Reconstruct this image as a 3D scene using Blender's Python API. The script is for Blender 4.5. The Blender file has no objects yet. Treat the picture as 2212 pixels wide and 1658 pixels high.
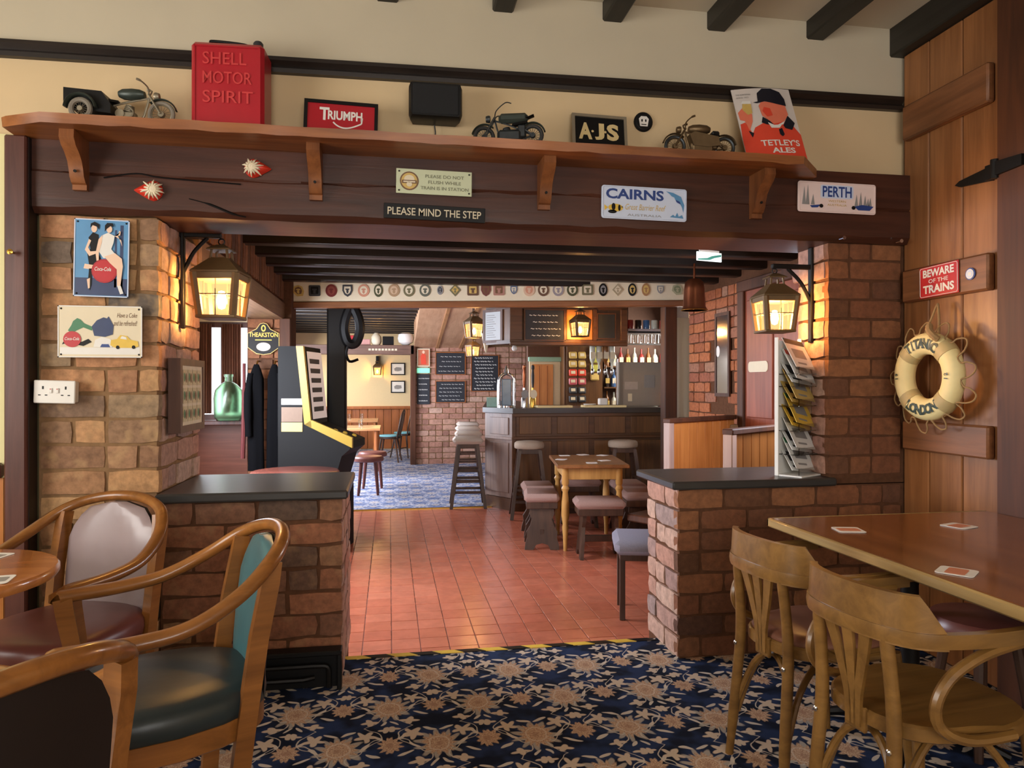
import bpy, math, random
from mathutils import Matrix, Vector
PI = math.pi
R = math.radians
rnd = random.Random(7)
scene = bpy.context.scene
COL = scene.collection

# ------------------------------------------------------------------ camera, world, light, exposure
cam_d = bpy.data.cameras.new('camera'); cam_d.lens = 25.226; cam_d.sensor_width = 36.0; cam_d.clip_start = 0.05
cam = bpy.data.objects.new('camera', cam_d); COL.objects.link(cam)
cam.location = (0, 0, 1.27); cam.rotation_euler = (R(90), 0, R(-9.7))
scene.camera = cam
scene.view_settings.view_transform = 'Standard'
scene.view_settings.look = 'None'
scene.view_settings.gamma = 1.0
scene.view_settings.use_curve_mapping = False
scene.view_settings.exposure = 0.5
wd = bpy.data.worlds.new('sky'); scene.world = wd; wd.use_nodes = True
wn = wd.node_tree.nodes; wl = wd.node_tree.links
sky = wn.new('ShaderNodeTexSky'); sky.sky_type = 'HOSEK_WILKIE'; sky.turbidity = 6.0
sky.sun_direction = (-0.5, -0.4, 0.75)
wl.new(sky.outputs[0], wn['Background'].inputs[0]); wn['Background'].inputs[1].default_value = 0.8

def area(name, loc, target, sx, sy, power, color):
    d = bpy.data.lights.new(name, 'AREA'); d.shape = 'RECTANGLE'; d.size = sx; d.size_y = sy
    d.energy = power; d.color = color
    o = bpy.data.objects.new(name, d); COL.objects.link(o); o.location = loc
    o.rotation_euler = (Vector(target) - Vector(loc)).to_track_quat('-Z', 'Y').to_euler()
    return o
def point(name, loc, power, color, r=0.03):
    d = bpy.data.lights.new(name, 'POINT'); d.energy = power; d.color = color; d.shadow_soft_size = r
    o = bpy.data.objects.new(name, d); COL.objects.link(o); o.location = loc
    return o
DAY = (1.0, 0.93, 0.84); COOL = (0.80, 0.86, 1.0); WARM = (1.0, 0.62, 0.26)
# daylight through the front room's windows (left wall and the wall behind the camera)
area('window_fill_light', (-2.93, 1.0, 1.65), (-1.0, 1.5, 1.6), 1.7, 1.4, 44, DAY)
area('window_fill_light', (0.2, -2.4, 1.7), (0.4, 1.5, 1.5), 2.6, 1.4, 44, DAY)
# daylight through the bar room's left bay and right window, plus added fill lights
area('window_fill_light', (-1.75, 5.1, 1.30), (0.6, 5.0, 0.4), 1.8, 1.1, 110, COOL)
area('window_fill_light', (2.85, 4.05, 1.45), (1.0, 4.6, 0.2), 0.8, 0.9, 34, COOL)
area('window_fill_light', (-2.0, 10.0, 1.40), (0.5, 10.2, 0.0), 2.6, 1.5, 215, COOL)  # added fill with no window behind it, brightens the far blue carpet
area('window_fill_light', (-1.75, 14.0, 1.4), (0.0, 14.3, 0.4), 1.6, 1.2, 45, DAY)  # area light in the far room, no window built behind it
area('window_fill_light', (3.85, 8.9, 1.75), (2.4, 9.0, 1.2), 0.9, 0.7, 26, DAY)  # added fill in front of a solid wall, brightens the back bar

# ------------------------------------------------------------------ mesh builder
class MB:
    def __init__(s): s.v = []; s.f = []; s.m = []; s.mi = 0
    def add(s, vs, fs, M=None):
        b = len(s.v)
        if M is not None: vs = [M @ Vector(p) for p in vs]
        s.v += [tuple(p) for p in vs]
        for f in fs: s.f.append(tuple(i + b for i in f)); s.m.append(s.mi)
        return s
    def box(s, x0, y0, z0, x1, y1, z1, b=0.0, M=None):
        if x1 < x0: x0, x1 = x1, x0
        if y1 < y0: y0, y1 = y1, y0
        if z1 < z0: z0, z1 = z1, z0
        b = min(b, (x1-x0)*.45, (y1-y0)*.45, (z1-z0)*.45)
        if b <= 0:
            vs = [(x, y, z) for x in (x0, x1) for y in (y0, y1) for z in (z0, z1)]
            return s.add(vs, [(0,1,3,2),(4,6,7,5),(0,4,5,1),(2,3,7,6),(0,2,6,4),(1,5,7,3)], M)
        c = [(x0, x1), (y0, y1), (z0, z1)]
        vs = []; idx = {}
        for i in (0, 1):
            for j in (0, 1):
                for k in (0, 1):
                    for a in range(3):
                        p = [c[0][i], c[1][j], c[2][k]]
                        for q, t in enumerate((i, j, k)):
                            if q != a: p[q] += b if t == 0 else -b
                        idx[(i, j, k, a)] = len(vs); vs.append(tuple(p))
        fs = []
        for a in range(3):
            o = [q for q in range(3) if q != a]
            for t in (0, 1):
                ring = []
                for (p, q) in ((0,0),(1,0),(1,1),(0,1)):
                    kk = [0,0,0]; kk[a] = t; kk[o[0]] = p; kk[o[1]] = q
                    ring.append(idx[(*kk, a)])
                flip = (t == 0) != (a == 1)
                fs.append(tuple(ring[::-1] if flip else ring))
            for p in (0, 1):
                for q in (0, 1):
                    k0 = [0,0,0]; k0[o[0]] = p; k0[o[1]] = q; k1 = list(k0); k1[a] = 1
                    fs.append((idx[(*k0, o[0])], idx[(*k1, o[0])], idx[(*k1, o[1])], idx[(*k0, o[1])]))
        for i in (0, 1):
            for j in (0, 1):
                for k in (0, 1): fs.append(tuple(idx[(i, j, k, a)] for a in range(3)))
        return s.add(vs, fs, M)
    def obox(s, c, size, rot=(0,0,0), b=0.0):
        from mathutils import Euler
        M = Matrix.Translation(c) @ Euler(rot).to_matrix().to_4x4()
        h = [q/2 for q in size]
        return s.box(-h[0], -h[1], -h[2], h[0], h[1], h[2], b, M)
    def tube(s, pts, r, n=8, closed=False, flat=1.0, up=None):
        pts = [Vector(p) for p in pts]; m = len(pts)
        rs = r if isinstance(r, (list, tuple)) else [r]*m
        T = []
        for i in range(m):
            if closed: t = pts[(i+1) % m] - pts[i-1]
            else: t = pts[min(i+1, m-1)] - pts[max(i-1, 0)]
            T.append(t.normalized() if t.length > 1e-9 else Vector((0,0,1)))
        U = Vector(up) if up else (Vector((0,0,1)) if abs(T[0].z) < 0.9 else Vector((1,0,0)))
        vs = []
        for i in range(m):
            nrm = (U - T[i]*U.dot(T[i]))
            if nrm.length < 1e-5: nrm = T[i].orthogonal()
            nrm.normalize(); bn = T[i].cross(nrm)
            if not up: U = nrm
            for k in range(n):
                a = 2*PI*k/n
                vs.append(pts[i] + bn*math.cos(a)*rs[i] + nrm*math.sin(a)*rs[i]*flat)
        fs = []
        for i in range(m if closed else m-1):
            j = (i+1) % m
            for k in range(n):
                l = (k+1) % n
                fs.append((i*n+k, i*n+l, j*n+l, j*n+k))
        if not closed:
            fs.append(tuple(range(n-1, -1, -1))); fs.append(tuple((m-1)*n+k for k in range(n)))
        return s.add(vs, fs)
    def sweep(s, pts, prof, up=(0,0,1), closed=False):
        """prof(i) or list -> [(side, up)] polygon swept along pts"""
        pts = [Vector(p) for p in pts]; m = len(pts); up = Vector(up); vs = []; n = None
        for i in range(m):
            if closed: t = pts[(i+1) % m] - pts[i-1]
            else: t = pts[min(i+1, m-1)] - pts[max(i-1, 0)]
            t.normalize(); sd = t.cross(up).normalized(); u2 = sd.cross(t).normalized()
            P = prof(i) if callable(prof) else prof; n = len(P)
            for (a, b) in P: vs.append(pts[i] + sd*a + u2*b)
        fs = []
        for i in range(m if closed else m-1):
            j = (i+1) % m
            for k in range(n):
                l = (k+1) % n
                fs.append((i*n+k, j*n+k, j*n+l, i*n+l))
        if not closed:
            fs.append(tuple(range(n))); fs.append(tuple((m-1)*n+k for k in range(n-1, -1, -1)))
        return s.add(vs, fs)
    def lathe(s, prof, n=16, M=None, sx=1.0, sy=1.0):
        vs = []; fs = []
        for (r, z) in prof:
            for k in range(n):
                a = 2*PI*k/n; vs.append((r*math.cos(a)*sx, r*math.sin(a)*sy, z))
        for i in range(len(prof)-1):
            for k in range(n):
                l = (k+1) % n; fs.append((i*n+k, i*n+l, (i+1)*n+l, (i+1)*n+k))
        if prof[0][0] > 1e-6: fs.append(tuple(range(n-1, -1, -1)))
        if prof[-1][0] > 1e-6: fs.append(tuple((len(prof)-1)*n+k for k in range(n)))
        return s.add(vs, fs, M)
    def prism(s, poly, d0, d1, axis='y', M=None):
        """2D polygon extruded along an axis; y: poly=(x,z); x: poly=(y,z); z: poly=(x,y)"""
        def P(p, d): return {'y': (p[0], d, p[1]), 'x': (d, p[0], p[1]), 'z': (p[0], p[1], d)}[axis]
        n = len(poly)
        vs = [P(p, d0) for p in poly] + [P(p, d1) for p in poly]
        fs = [tuple(range(n)), tuple(range(2*n-1, n-1, -1))]
        for i in range(n):
            j = (i+1) % n; fs.append((i, i+n, j+n, j))
        return s.add(vs, fs, M)
    def torus(s, c, Rr, r, axis='y', n=20, k=8, flat=1.0):
        pts = []
        for i in range(n):
            a = 2*PI*i/n
            o = {'y': (Rr*math.cos(a), 0, Rr*math.sin(a)), 'x': (0, Rr*math.cos(a), Rr*math.sin(a)), 'z': (Rr*math.cos(a), Rr*math.sin(a), 0)}[axis]
            pts.append((c[0]+o[0], c[1]+o[1], c[2]+o[2]))
        return s.tube(pts, r, k, closed=True, up={'y': (0,1,0), 'x': (1,0,0), 'z': (0,0,1)}[axis], flat=flat)
    # ---- flat print facing local -Y; layer lifts each print off the one below
    def fpoly(s, pts, mi, layer=1):
        s.mi = mi; y = -0.0007*layer
        a = sum(pts[i][0]*pts[(i+1) % len(pts)][1]-pts[(i+1) % len(pts)][0]*pts[i][1] for i in range(len(pts)))
        if a < 0: pts = pts[::-1]
        return s.add([(p[0], y, p[1]) for p in pts], [tuple(range(len(pts)))])
    def frect(s, x0, z0, x1, z1, mi, layer=1): return s.fpoly([(x0,z0),(x1,z0),(x1,z1),(x0,z1)], mi, layer)
    def fdisc(s, cx, cz, rx, rz, mi, layer=1, n=20, rot=0.0):
        return s.fpoly([(cx+rx*math.cos(2*PI*i/n)*math.cos(rot)-rz*math.sin(2*PI*i/n)*math.sin(rot),
                         cz+rx*math.cos(2*PI*i/n)*math.sin(rot)+rz*math.sin(2*PI*i/n)*math.cos(rot)) for i in range(n)], mi, layer)
    def fline(s, pts, w, mi, layer=1):
        for a, b in zip(pts[:-1], pts[1:]):
            dx, dz = b[0]-a[0], b[1]-a[1]; L = math.hypot(dx, dz) or 1e-6; nx, nz = -dz/L*w/2, dx/L*w/2
            s.fpoly([(a[0]+nx,a[1]+nz),(a[0]-nx,a[1]-nz),(b[0]-nx,b[1]-nz),(b[0]+nx,b[1]+nz)], mi, layer)
        return s
    def ftext(s, t, x0, z0, w, h, mi, layer=2, bold=0.0, shear=0.0, fn=None):
        vs, fs = glyphs(t, bold, shear)
        xs = [p[0] for p in vs]; zs = [p[1] for p in vs]
        ax, az = min(xs), min(zs); kx = w/(max(xs)-ax); kz = h/(max(zs)-az)
        s.mi = mi; y = -0.0007*layer; out = []
        for p in vs:
            q = (x0+(p[0]-ax)*kx, z0+(p[1]-az)*kz)
            if fn: q = fn(*q)
            out.append((q[0], y, q[1]))
        return s.add(out, fs)
    def build(s, name, mats, parent=None, loc=None, rot=None, smooth=True, ang=38):
        me = bpy.data.meshes.new(name); me.from_pydata(s.v, [], s.f); me.update()
        if not isinstance(mats, (list, tuple)): mats = [mats]
        for m in mats: me.materials.append(m)
        if len(mats) > 1: me.polygons.foreach_set('material_index', s.m)
        if smooth:
            me.polygons.foreach_set('use_smooth', [True]*len(me.polygons)); me.set_sharp_from_angle(angle=R(ang))
        o = bpy.data.objects.new(name, me); COL.objects.link(o)
        if parent: o.parent = parent
        if loc: o.location = loc
        if rot: o.rotation_euler = rot
        return o
_gl = {}
def glyphs(t, bold, shear):
    k = (t, bold, shear)
    if k not in _gl:
        cu = bpy.data.curves.new('t', 'FONT'); cu.body = t; cu.size = 1.0; cu.offset = bold; cu.shear = shear; cu.resolution_u = 3
        o = bpy.data.objects.new('t', cu); me = bpy.data.meshes.new_from_object(o)
        _gl[k] = ([(v.co.x, v.co.y) for v in me.vertices], [tuple(p.vertices) for p in me.polygons])
        bpy.data.objects.remove(o); bpy.data.meshes.remove(me); bpy.data.curves.remove(cu)
    return _gl[k]
def thing(name, label, cat, loc=(0,0,0), rz=0.0, group=None, rot=None):
    o = bpy.data.objects.new(name, None); COL.objects.link(o); o.empty_display_size = 0.05
    o.location = loc; o.rotation_euler = rot if rot else (0, 0, rz)
    o['label'] = label; o['category'] = cat
    if group: o['group'] = group
    return o
def tag(o, label, cat, group=None):
    o['label'] = label; o['category'] = cat
    if group: o['group'] = group
    return o
def struct(o): o['kind'] = 'structure'; return o
def stuff(o): o['kind'] = 'stuff'; return o
def dup(root, loc, rz, label, group=None):
    r = root.copy(); COL.objects.link(r); r.location = loc; r.rotation_euler = (0, 0, rz); r['label'] = label
    if group: r['group'] = group
    for ch in list(root.children):
        c = ch.copy(); COL.objects.link(c); c.parent = r
        for g in ch.children:
            d = g.copy(); COL.objects.link(d); d.parent = c
    return r
def smooth_path(pts, k=6, closed=False):
    pts = [Vector(p) for p in pts]; n = len(pts); out = []
    for i in range(n if closed else n-1):
        if closed: p0, p1, p2, p3 = pts[i-1], pts[i], pts[(i+1) % n], pts[(i+2) % n]
        else: p0, p1, p2, p3 = pts[max(i-1,0)], pts[i], pts[i+1], pts[min(i+2,n-1)]
        for j in range(k):
            t = j/k
            out.append(0.5*((2*p1)+(p2-p0)*t+(2*p0-5*p1+4*p2-p3)*t*t+(3*p1-p0-3*p2+p3)*t**3))
    if not closed: out.append(pts[-1])
    return out

# ------------------------------------------------------------------ materials
MATS = {}
def newmat(name):
    m = bpy.data.materials.new(name); m.use_nodes = True
    return m, m.node_tree, m.node_tree.nodes['Principled BSDF']
def C4(c): return (c[0], c[1], c[2], 1.0)
def sr(r, g, b):
    f = lambda v: ((v/255+0.055)/1.055)**2.4 if v > 10 else v/255/12.92
    return (f(r), f(g), f(b))
def plain(name, c, rough=0.5, metal=0.0, var=0.12, scale=30.0, bump=0.0, spec=0.5, coat=0.0):
    if name in MATS: return MATS[name]
    m, nt, b = newmat(name); N = nt.nodes; L = nt.links
    tc = N.new('ShaderNodeTexCoord'); no = N.new('ShaderNodeTexNoise'); no.inputs['Scale'].default_value = scale; no.inputs['Detail'].default_value = 3
    L.new(tc.outputs['Object'], no.inputs['Vector'])
    mx = N.new('ShaderNodeMix'); mx.data_type = 'RGBA'
    mx.inputs[6].default_value = C4([q*(1-var) for q in c]); mx.inputs[7].default_value = C4([min(1, q*(1+var)) for q in c])
    L.new(no.outputs[0], mx.inputs[0]); L.new(mx.outputs[2], b.inputs['Base Color'])
    b.inputs['Roughness'].default_value = rough; b.inputs['Metallic'].default_value = metal; b.inputs['Specular IOR Level'].default_value = spec
    if coat: b.inputs['Coat Weight'].default_value = coat; b.inputs['Coat Roughness'].default_value = 0.12
    if bump:
        bp = N.new('ShaderNodeBump'); bp.inputs['Strength'].default_value = bump; bp.inputs['Distance'].default_value = 0.004
        L.new(no.outputs[0], bp.inputs['Height']); L.new(bp.outputs[0], b.inputs['Normal'])
    MATS[name] = m; return m
def wood(name, dark, light, axis='x', rough=0.38, scale=1.0, coat=0.0, bump=0.15, knots=True, spec=0.4):
    if name in MATS: return MATS[name]
    m, nt, b = newmat(name); N = nt.nodes; L = nt.links
    tc = N.new('ShaderNodeTexCoord'); oi = N.new('ShaderNodeObjectInfo')
    ad = N.new('ShaderNodeVectorMath'); ad.operation = 'MULTIPLY_ADD'
    cb = N.new('ShaderNodeCombineXYZ')
    for i in range(3): L.new(oi.outputs['Random'], cb.inputs[i])
    ad.inputs[1].default_value = (7.3, 5.1, 9.7); L.new(cb.outputs[0], ad.inputs[0]); L.new(tc.outputs['Object'], ad.inputs[2])
    mp = N.new('ShaderNodeMapping'); sc = [26*scale]*3; sc['xyz'.index(axis)] = 1.6*scale; mp.inputs['Scale'].default_value = sc
    L.new(ad.outputs[0], mp.inputs['Vector'])
    n1 = N.new('ShaderNodeTexNoise'); n1.inputs['Scale'].default_value = 1.0; n1.inputs['Detail'].default_value = 5; n1.inputs['Roughness'].default_value = 0.62; n1.inputs['Distortion'].default_value = 0.6
    L.new(mp.outputs[0], n1.inputs['Vector'])
    n2 = N.new('ShaderNodeTexNoise'); n2.inputs['Scale'].default_value = 2.2*scale; n2.inputs['Detail'].default_value = 2
    L.new(ad.outputs[0], n2.inputs['Vector'])
    mt = N.new('ShaderNodeMath'); mt.operation = 'MULTIPLY_ADD'; mt.inputs[1].default_value = 0.45; L.new(n2.outputs[0], mt.inputs[0])
    m3 = N.new('ShaderNodeMath'); m3.operation = 'MULTIPLY'; m3.inputs[1].default_value = 0.62; L.new(n1.outputs[0], m3.inputs[0]); L.new(m3.outputs[0], mt.inputs[2])
    cr = N.new('ShaderNodeValToRGB'); cr.color_ramp.elements[0].position = 0.34; cr.color_ramp.elements[1].position = 0.72
    cr.color_ramp.elements[0].color = C4(dark); cr.color_ramp.elements[1].color = C4(light)
    L.new(mt.outputs[0], cr.inputs[0]); L.new(cr.outputs[0], b.inputs['Base Color'])
    b.inputs['Roughness'].default_value = rough; b.inputs['Specular IOR Level'].default_value = spec
    if coat: b.inputs['Coat Weight'].default_value = coat; b.inputs['Coat Roughness'].default_value = 0.1
    if bump:
        bp = N.new('ShaderNodeBump'); bp.inputs['Strength'].default_value = bump; bp.inputs['Distance'].default_value = 0.003
        L.new(n1.outputs[0], bp.inputs['Height']); L.new(bp.outputs[0], b.inputs['Normal'])
    MATS[name] = m; return m
def ramp_random(name, cols, rough=0.75, noise=0.35, scale=28.0, bump=0.5, spec=0.3, world=False, mottled=None):
    """per-object random colour out of a ramp, plus mottling: bricks and tiles"""
    if name in MATS: return MATS[name]
    m, nt, b = newmat(name); N = nt.nodes; L = nt.links
    oi = N.new('ShaderNodeObjectInfo'); cr = N.new('ShaderNodeValToRGB'); cr.color_ramp.interpolation = 'LINEAR'
    el = cr.color_ramp.elements
    while len(el) < len(cols): el.new(0.5)
    for i, c in enumerate(cols): el[i].position = i/(len(cols)-1); el[i].color = C4(c)
    L.new(oi.outputs['Random'], cr.inputs[0])
    tc = N.new('ShaderNodeTexCoord'); ge = N.new('ShaderNodeNewGeometry')
    n1 = N.new('ShaderNodeTexNoise'); n1.inputs['Scale'].default_value = scale; n1.inputs['Detail'].default_value = 4; n1.inputs['Roughness'].default_value = 0.65
    L.new(ge.outputs['Position'], n1.inputs['Vector'])
    mr = N.new('ShaderNodeMapRange'); mr.inputs[1].default_value = 0.3; mr.inputs[2].default_value = 0.7; mr.inputs[3].default_value = 1-noise; mr.inputs[4].default_value = 1+noise
    L.new(n1.outputs[0], mr.inputs[0])
    mx = N.new('ShaderNodeMix'); mx.data_type = 'RGBA'; mx.blend_type = 'MULTIPLY'; mx.inputs[0].default_value = 1.0
    L.new(cr.outputs[0], mx.inputs[6]); L.new(mr.outputs[0], mx.inputs[7])
    out = mx.outputs[2]
    if mottled:
        n2 = N.new('ShaderNodeTexNoise'); n2.inputs['Scale'].default_value = scale*0.45; n2.inputs['Detail'].default_value = 3
        L.new(ge.outputs['Position'], n2.inputs['Vector'])
        m2 = N.new('ShaderNodeMapRange'); m2.inputs[1].default_value = 0.55; m2.inputs[2].default_value = 0.75; m2.inputs[3].default_value = 0; m2.inputs[4].default_value = 0.55
        L.new(n2.outputs[0], m2.inputs[0])
        mm = N.new('ShaderNodeMix'); mm.data_type = 'RGBA'; L.new(m2.outputs[0], mm.inputs[0]); L.new(out, mm.inputs[6]); mm.inputs[7].default_value = C4(mottled)
        out = mm.outputs[2]
    L.new(out, b.inputs['Base Color'])
    b.inputs['Roughness'].default_value = rough; b.inputs['Specular IOR Level'].default_value = spec
    if bump:
        bp = N.new('ShaderNodeBump'); bp.inputs['Strength'].default_value = bump; bp.inputs['Distance'].default_value = 0.006
        L.new(n1.outputs[0], bp.inputs['Height']); L.new(bp.outputs[0], b.inputs['Normal'])
    MATS[name] = m; return m
def glow(name, c, strength):
    if name in MATS: return MATS[name]
    m, nt, b = newmat(name)
    b.inputs['Base Color'].default_value = C4(c); b.inputs['Emission Color'].default_value = C4(c); b.inputs['Emission Strength'].default_value = strength
    b.inputs['Roughness'].default_value = 0.4
    MATS[name] = m; return m
def glass(name, c, rough=0.05, ior=1.45):
    if name in MATS: return MATS[name]
    m, nt, b = newmat(name); b.inputs['Base Color'].default_value = C4(c); b.inputs['Transmission Weight'].default_value = 1.0
    b.inputs['Roughness'].default_value = rough; b.inputs['IOR'].default_value = ior
    MATS[name] = m; return m
# little expression language over shader math nodes
class X:
    nt = None
    def __init__(s, k): s.k = k
    @staticmethod
    def op(o, *a):
        n = X.nt.nodes.new('ShaderNodeMath'); n.operation = o
        for i, q in enumerate(a):
            q = q.k if isinstance(q, X) else q
            if isinstance(q, (int, float)): n.inputs[i].default_value = q
            else: X.nt.links.new(q, n.inputs[i])
        return X(n.outputs[0])
    def __add__(s, o): return X.op('ADD', s, o)
    __radd__ = __add__
    def __sub__(s, o): return X.op('SUBTRACT', s, o)
    def __rsub__(s, o): return X.op('SUBTRACT', o, s)
    def __mul__(s, o): return X.op('MULTIPLY', s, o)
    __rmul__ = __mul__
    def __truediv__(s, o): return X.op('DIVIDE', s, o)
def xabs(a): return X.op('ABSOLUTE', a)
def xfloor(a): return X.op('FLOOR', a)
def xfrac(a): return X.op('FRACT', a)
def xmax(a, b): return X.op('MAXIMUM', a, b)
def xmin(a, b): return X.op('MINIMUM', a, b)
def xclamp(a): return xmin(xmax(a, 0.0), 1.0)
def xmix(nt, fac, a, b):
    n = nt.nodes.new('ShaderNodeMix'); n.data_type = 'RGBA'
    nt.links.new(fac.k, n.inputs[0])
    for i, q in ((6, a), (7, b)):
        if isinstance(q, tuple): n.inputs[i].default_value = C4(q)
        else: nt.links.new(q, n.inputs[i])
    return n.outputs[2]
def carpet(name, px, py, navy, navy2, petal, petal2, cream, warp=0.008, rough=0.95):
    m, nt, b = newmat(name); X.nt = nt; N = nt.nodes; L = nt.links
    ge = N.new('ShaderNodeNewGeometry'); no = N.new('ShaderNodeTexNoise'); no.inputs['Scale'].default_value = 14; no.inputs['Detail'].default_value = 1
    L.new(ge.outputs['Position'], no.inputs['Vector'])
    sp = N.new('ShaderNodeSeparateXYZ'); L.new(ge.outputs['Position'], sp.inputs[0])
    sc = N.new('ShaderNodeSeparateColor'); L.new(no.outputs['Color'], sc.inputs[0])
    x = X(sp.outputs[0]) + (X(sc.outputs[0])-0.5)*warp*4 + 50*px
    y = X(sp.outputs[1]) + (X(sc.outputs[1])-0.5)*warp*4 + 50*py
    row = xfloor(y/py); par = xfrac(row*0.5)          # 0 or .5
    fx = (xfrac(x/px + par)-0.5)*px; fy = (xfrac(y/py)-0.5)*py; ax = xabs(fx)
    def star(dx, dy, rx, ry, n, k, soft=7.0, ph=0.0):
        u = dx/rx; v = dy/ry; r = X.op('SQRT', u*u+v*v); th = X.op('ARCTAN2', v, u)
        return xclamp((X.op('COSINE', th*n+ph)*k + 1.0 - r)*soft), r
    def leaf(dx, dy, ang, rx, ry, soft=6.0):
        c, s_ = math.cos(ang), math.sin(ang)
        u = (dx*c+dy*s_)/rx; v = (dy*c-dx*s_)/ry
        return xclamp((1.0-X.op('SQRT', u*u+v*v))*soft)
    k = px/0.35; q = py/0.30
    rays, _ = star(fx, fy+0.004*q, 0.078*k, 0.092*q, 11, 0.26, 7.0, 0.5)
    big, rb = star(fx, fy, 0.062*k, 0.080*q, 15, 0.15, 6.0)
    med, rm = star(ax-0.175*k, fy-0.01*q, 0.043*k, 0.054*q, 11, 0.17, 6.0)
    tul, _ = star(ax-0.092*k, fy-0.085*q, 0.033*k, 0.036*q, 5, 0.34, 5.0, 1.2)
    tul2, _ = star(ax-0.075*k, fy+0.112*q, 0.030*k, 0.022*q, 4, 0.30, 5.0, 0.6)
    tul3, _ = star(ax-0.165*k, fy-0.125*q, 0.026*k, 0.018*q, 4, 0.30, 5.0, 0.2)
    lf = xmax(leaf(ax-0.088*k, fy-0.005*q, 0.9, 0.030*k, 0.008*q), leaf(ax-0.118*k, fy+0.055*q, -0.5, 0.034*k, 0.009*q))
    lf = xmax(lf, leaf(ax-0.03*k, fy-0.115*q, 0.4, 0.030*k, 0.009*q))
    lf = xmax(lf, leaf(ax-0.135*k, fy-0.065*q, -0.9, 0.025*k, 0.008*q))
    lf = xmax(lf, leaf(ax-0.02*k, fy+0.125*q, 2.2, 0.024*k, 0.007*q))
    sw = xabs(fy + X.op('SINE', ax*(2*PI/(0.175*k)))*0.055*q)
    sw2 = xabs(ax - 0.0875*k - X.op('SINE', fy*(2*PI/(0.30*q)))*0.06*k)
    line = xmax(xclamp((0.0045*q-sw)*500), xclamp((0.0035*k-sw2)*500))
    n2 = N.new('ShaderNodeTexNoise'); n2.inputs['Scale'].default_value = 180; L.new(ge.outputs['Position'], n2.inputs['Vector'])
    n3 = N.new('ShaderNodeTexNoise'); n3.inputs['Scale'].default_value = 9; L.new(ge.outputs['Position'], n3.inputs['Vector'])
    base = xmix(nt, xclamp((X(n3.outputs[0])-0.42)*6), navy, navy2)
    pet0 = tuple(0.8*a_ for a_ in cream)
    c = xmix(nt, line*0.8, base, cream)
    c = xmix(nt, lf*0.9, c, cream)
    pet = xmix(nt, xclamp((X(n2.outputs[0])-0.38)*4), petal2, petal)
    c = xmix(nt, xmax(xmax(tul, tul2), tul3)*0.92, c, xmix(nt, X(n2.outputs[0]), cream, petal))
    c = xmix(nt, med, c, pet)
    c = xmix(nt, xclamp((0.38-rm)*8)*0.6, c, petal2)
    c = xmix(nt, rays*0.7, c, pet0)
    c = xmix(nt, big, c, pet)
    seam = xclamp((0.07-xabs(rb-0.62))*18)
    c = xmix(nt, seam*0.55, c, cream)
    c = xmix(nt, xclamp((0.26-rb)*8)*0.6, c, petal2)
    L.new(c, b.inputs['Base Color']); b.inputs['Roughness'].default_value = rough; b.inputs['Specular IOR Level'].default_value = 0.15
    bp = N.new('ShaderNodeBump'); bp.inputs['Strength'].default_value = 0.4; bp.inputs['Distance'].default_value = 0.003
    L.new(n2.outputs[0], bp.inputs['Height']); L.new(bp.outputs[0], b.inputs['Normal'])
    return m

M_plaster = plain('cream_plaster', sr(212, 186, 146), 0.9, var=0.05, scale=6, bump=0.25, spec=0.2)
M_plasterL = plain('yellow_plaster', sr(222, 212, 160), 0.9, var=0.04, scale=5, spec=0.2)
M_upper = plain('upper_wall_paint', sr(196, 184, 160), 0.92, var=0.04, scale=6, bump=0.25, spec=0.15)
M_ceil = plain('ceiling_paint', sr(206, 194, 172), 0.95, var=0.04, scale=5, bump=0.3, spec=0.1)
M_black = wood('black_timber', sr(26, 24, 20), sr(48, 44, 38), 'y', 0.5)
M_blackx = wood('black_beam', sr(24, 18, 15), sr(44, 34, 28), 'x', 0.38)
M_lintel = wood('lintel_oak', sr(44, 22, 14), sr(84, 47, 33), 'x', 0.42, 0.8, bump=0.35)
M_shelf = wood('shelf_pine', sr(104, 58, 28), sr(168, 104, 56), 'x', 0.4, 0.9)
M_brackt = wood('bracket_pine', sr(88, 48, 26), sr(146, 90, 50), 'z', 0.4)
M_post = wood('post_mahogany', sr(62, 32, 26), sr(104, 62, 52), 'z', 0.4)
M_door = wood('door_pine', sr(106, 66, 36), sr(168, 112, 68), 'z', 0.42, 0.8, knots=True)
M_doory = wood('batten_pine', sr(92, 56, 32), sr(148, 96, 60), 'y', 0.42, 0.8)
M_frame = wood('door_frame_wood', sr(50, 26, 13), sr(94, 52, 27), 'z', 0.6, 0.7)
M_slate = plain('slate_ledge', sr(54, 52, 50), 0.32, var=0.2, scale=14, bump=0.12)
M_mortar = plain('brick_mortar', sr(134, 104, 74), 0.95, var=0.3, scale=40, bump=0.8, spec=0.1)
M_mortard = plain('brown_mortar', sr(92, 62, 44), 0.95, var=0.3, scale=40, bump=0.8, spec=0.1)
M_brickL = ramp_random('tan_brick', [sr(96,88,80), sr(160,116,80), sr(176,132,90), sr(166,118,84), sr(184,144,100), sr(158,110,78), sr(148,126,98), sr(134,94,68)], 0.74, 0.30, 30, 0.45, mottled=sr(192,156,110))
M_brickH = ramp_random('red_brick', [sr(84,66,54), sr(126,80,56), sr(136,86,60), sr(142,92,64), sr(118,74,52), sr(140,104,74), sr(104,66,50)], 0.74, 0.32, 30, 0.45, mottled=sr(152,116,82))
M_brickR = ramp_random('brown_brick', [sr(92,60,40), sr(116,74,48), sr(132,84,54), sr(110,68,46), sr(138,90,58), sr(84,56,42), sr(122,78,52)], 0.74, 0.26, 30, 0.4)
M_brickP = ramp_random('daylit_pink_brick', [sr(150,122,112), sr(170,130,112), sr(164,122,104), sr(178,148,130), sr(156,106,88), sr(142,124,118)], 0.75, 0.28, 30, 0.5)  # pale pink puts the daylight on reveals and wall ends into the colour
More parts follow.
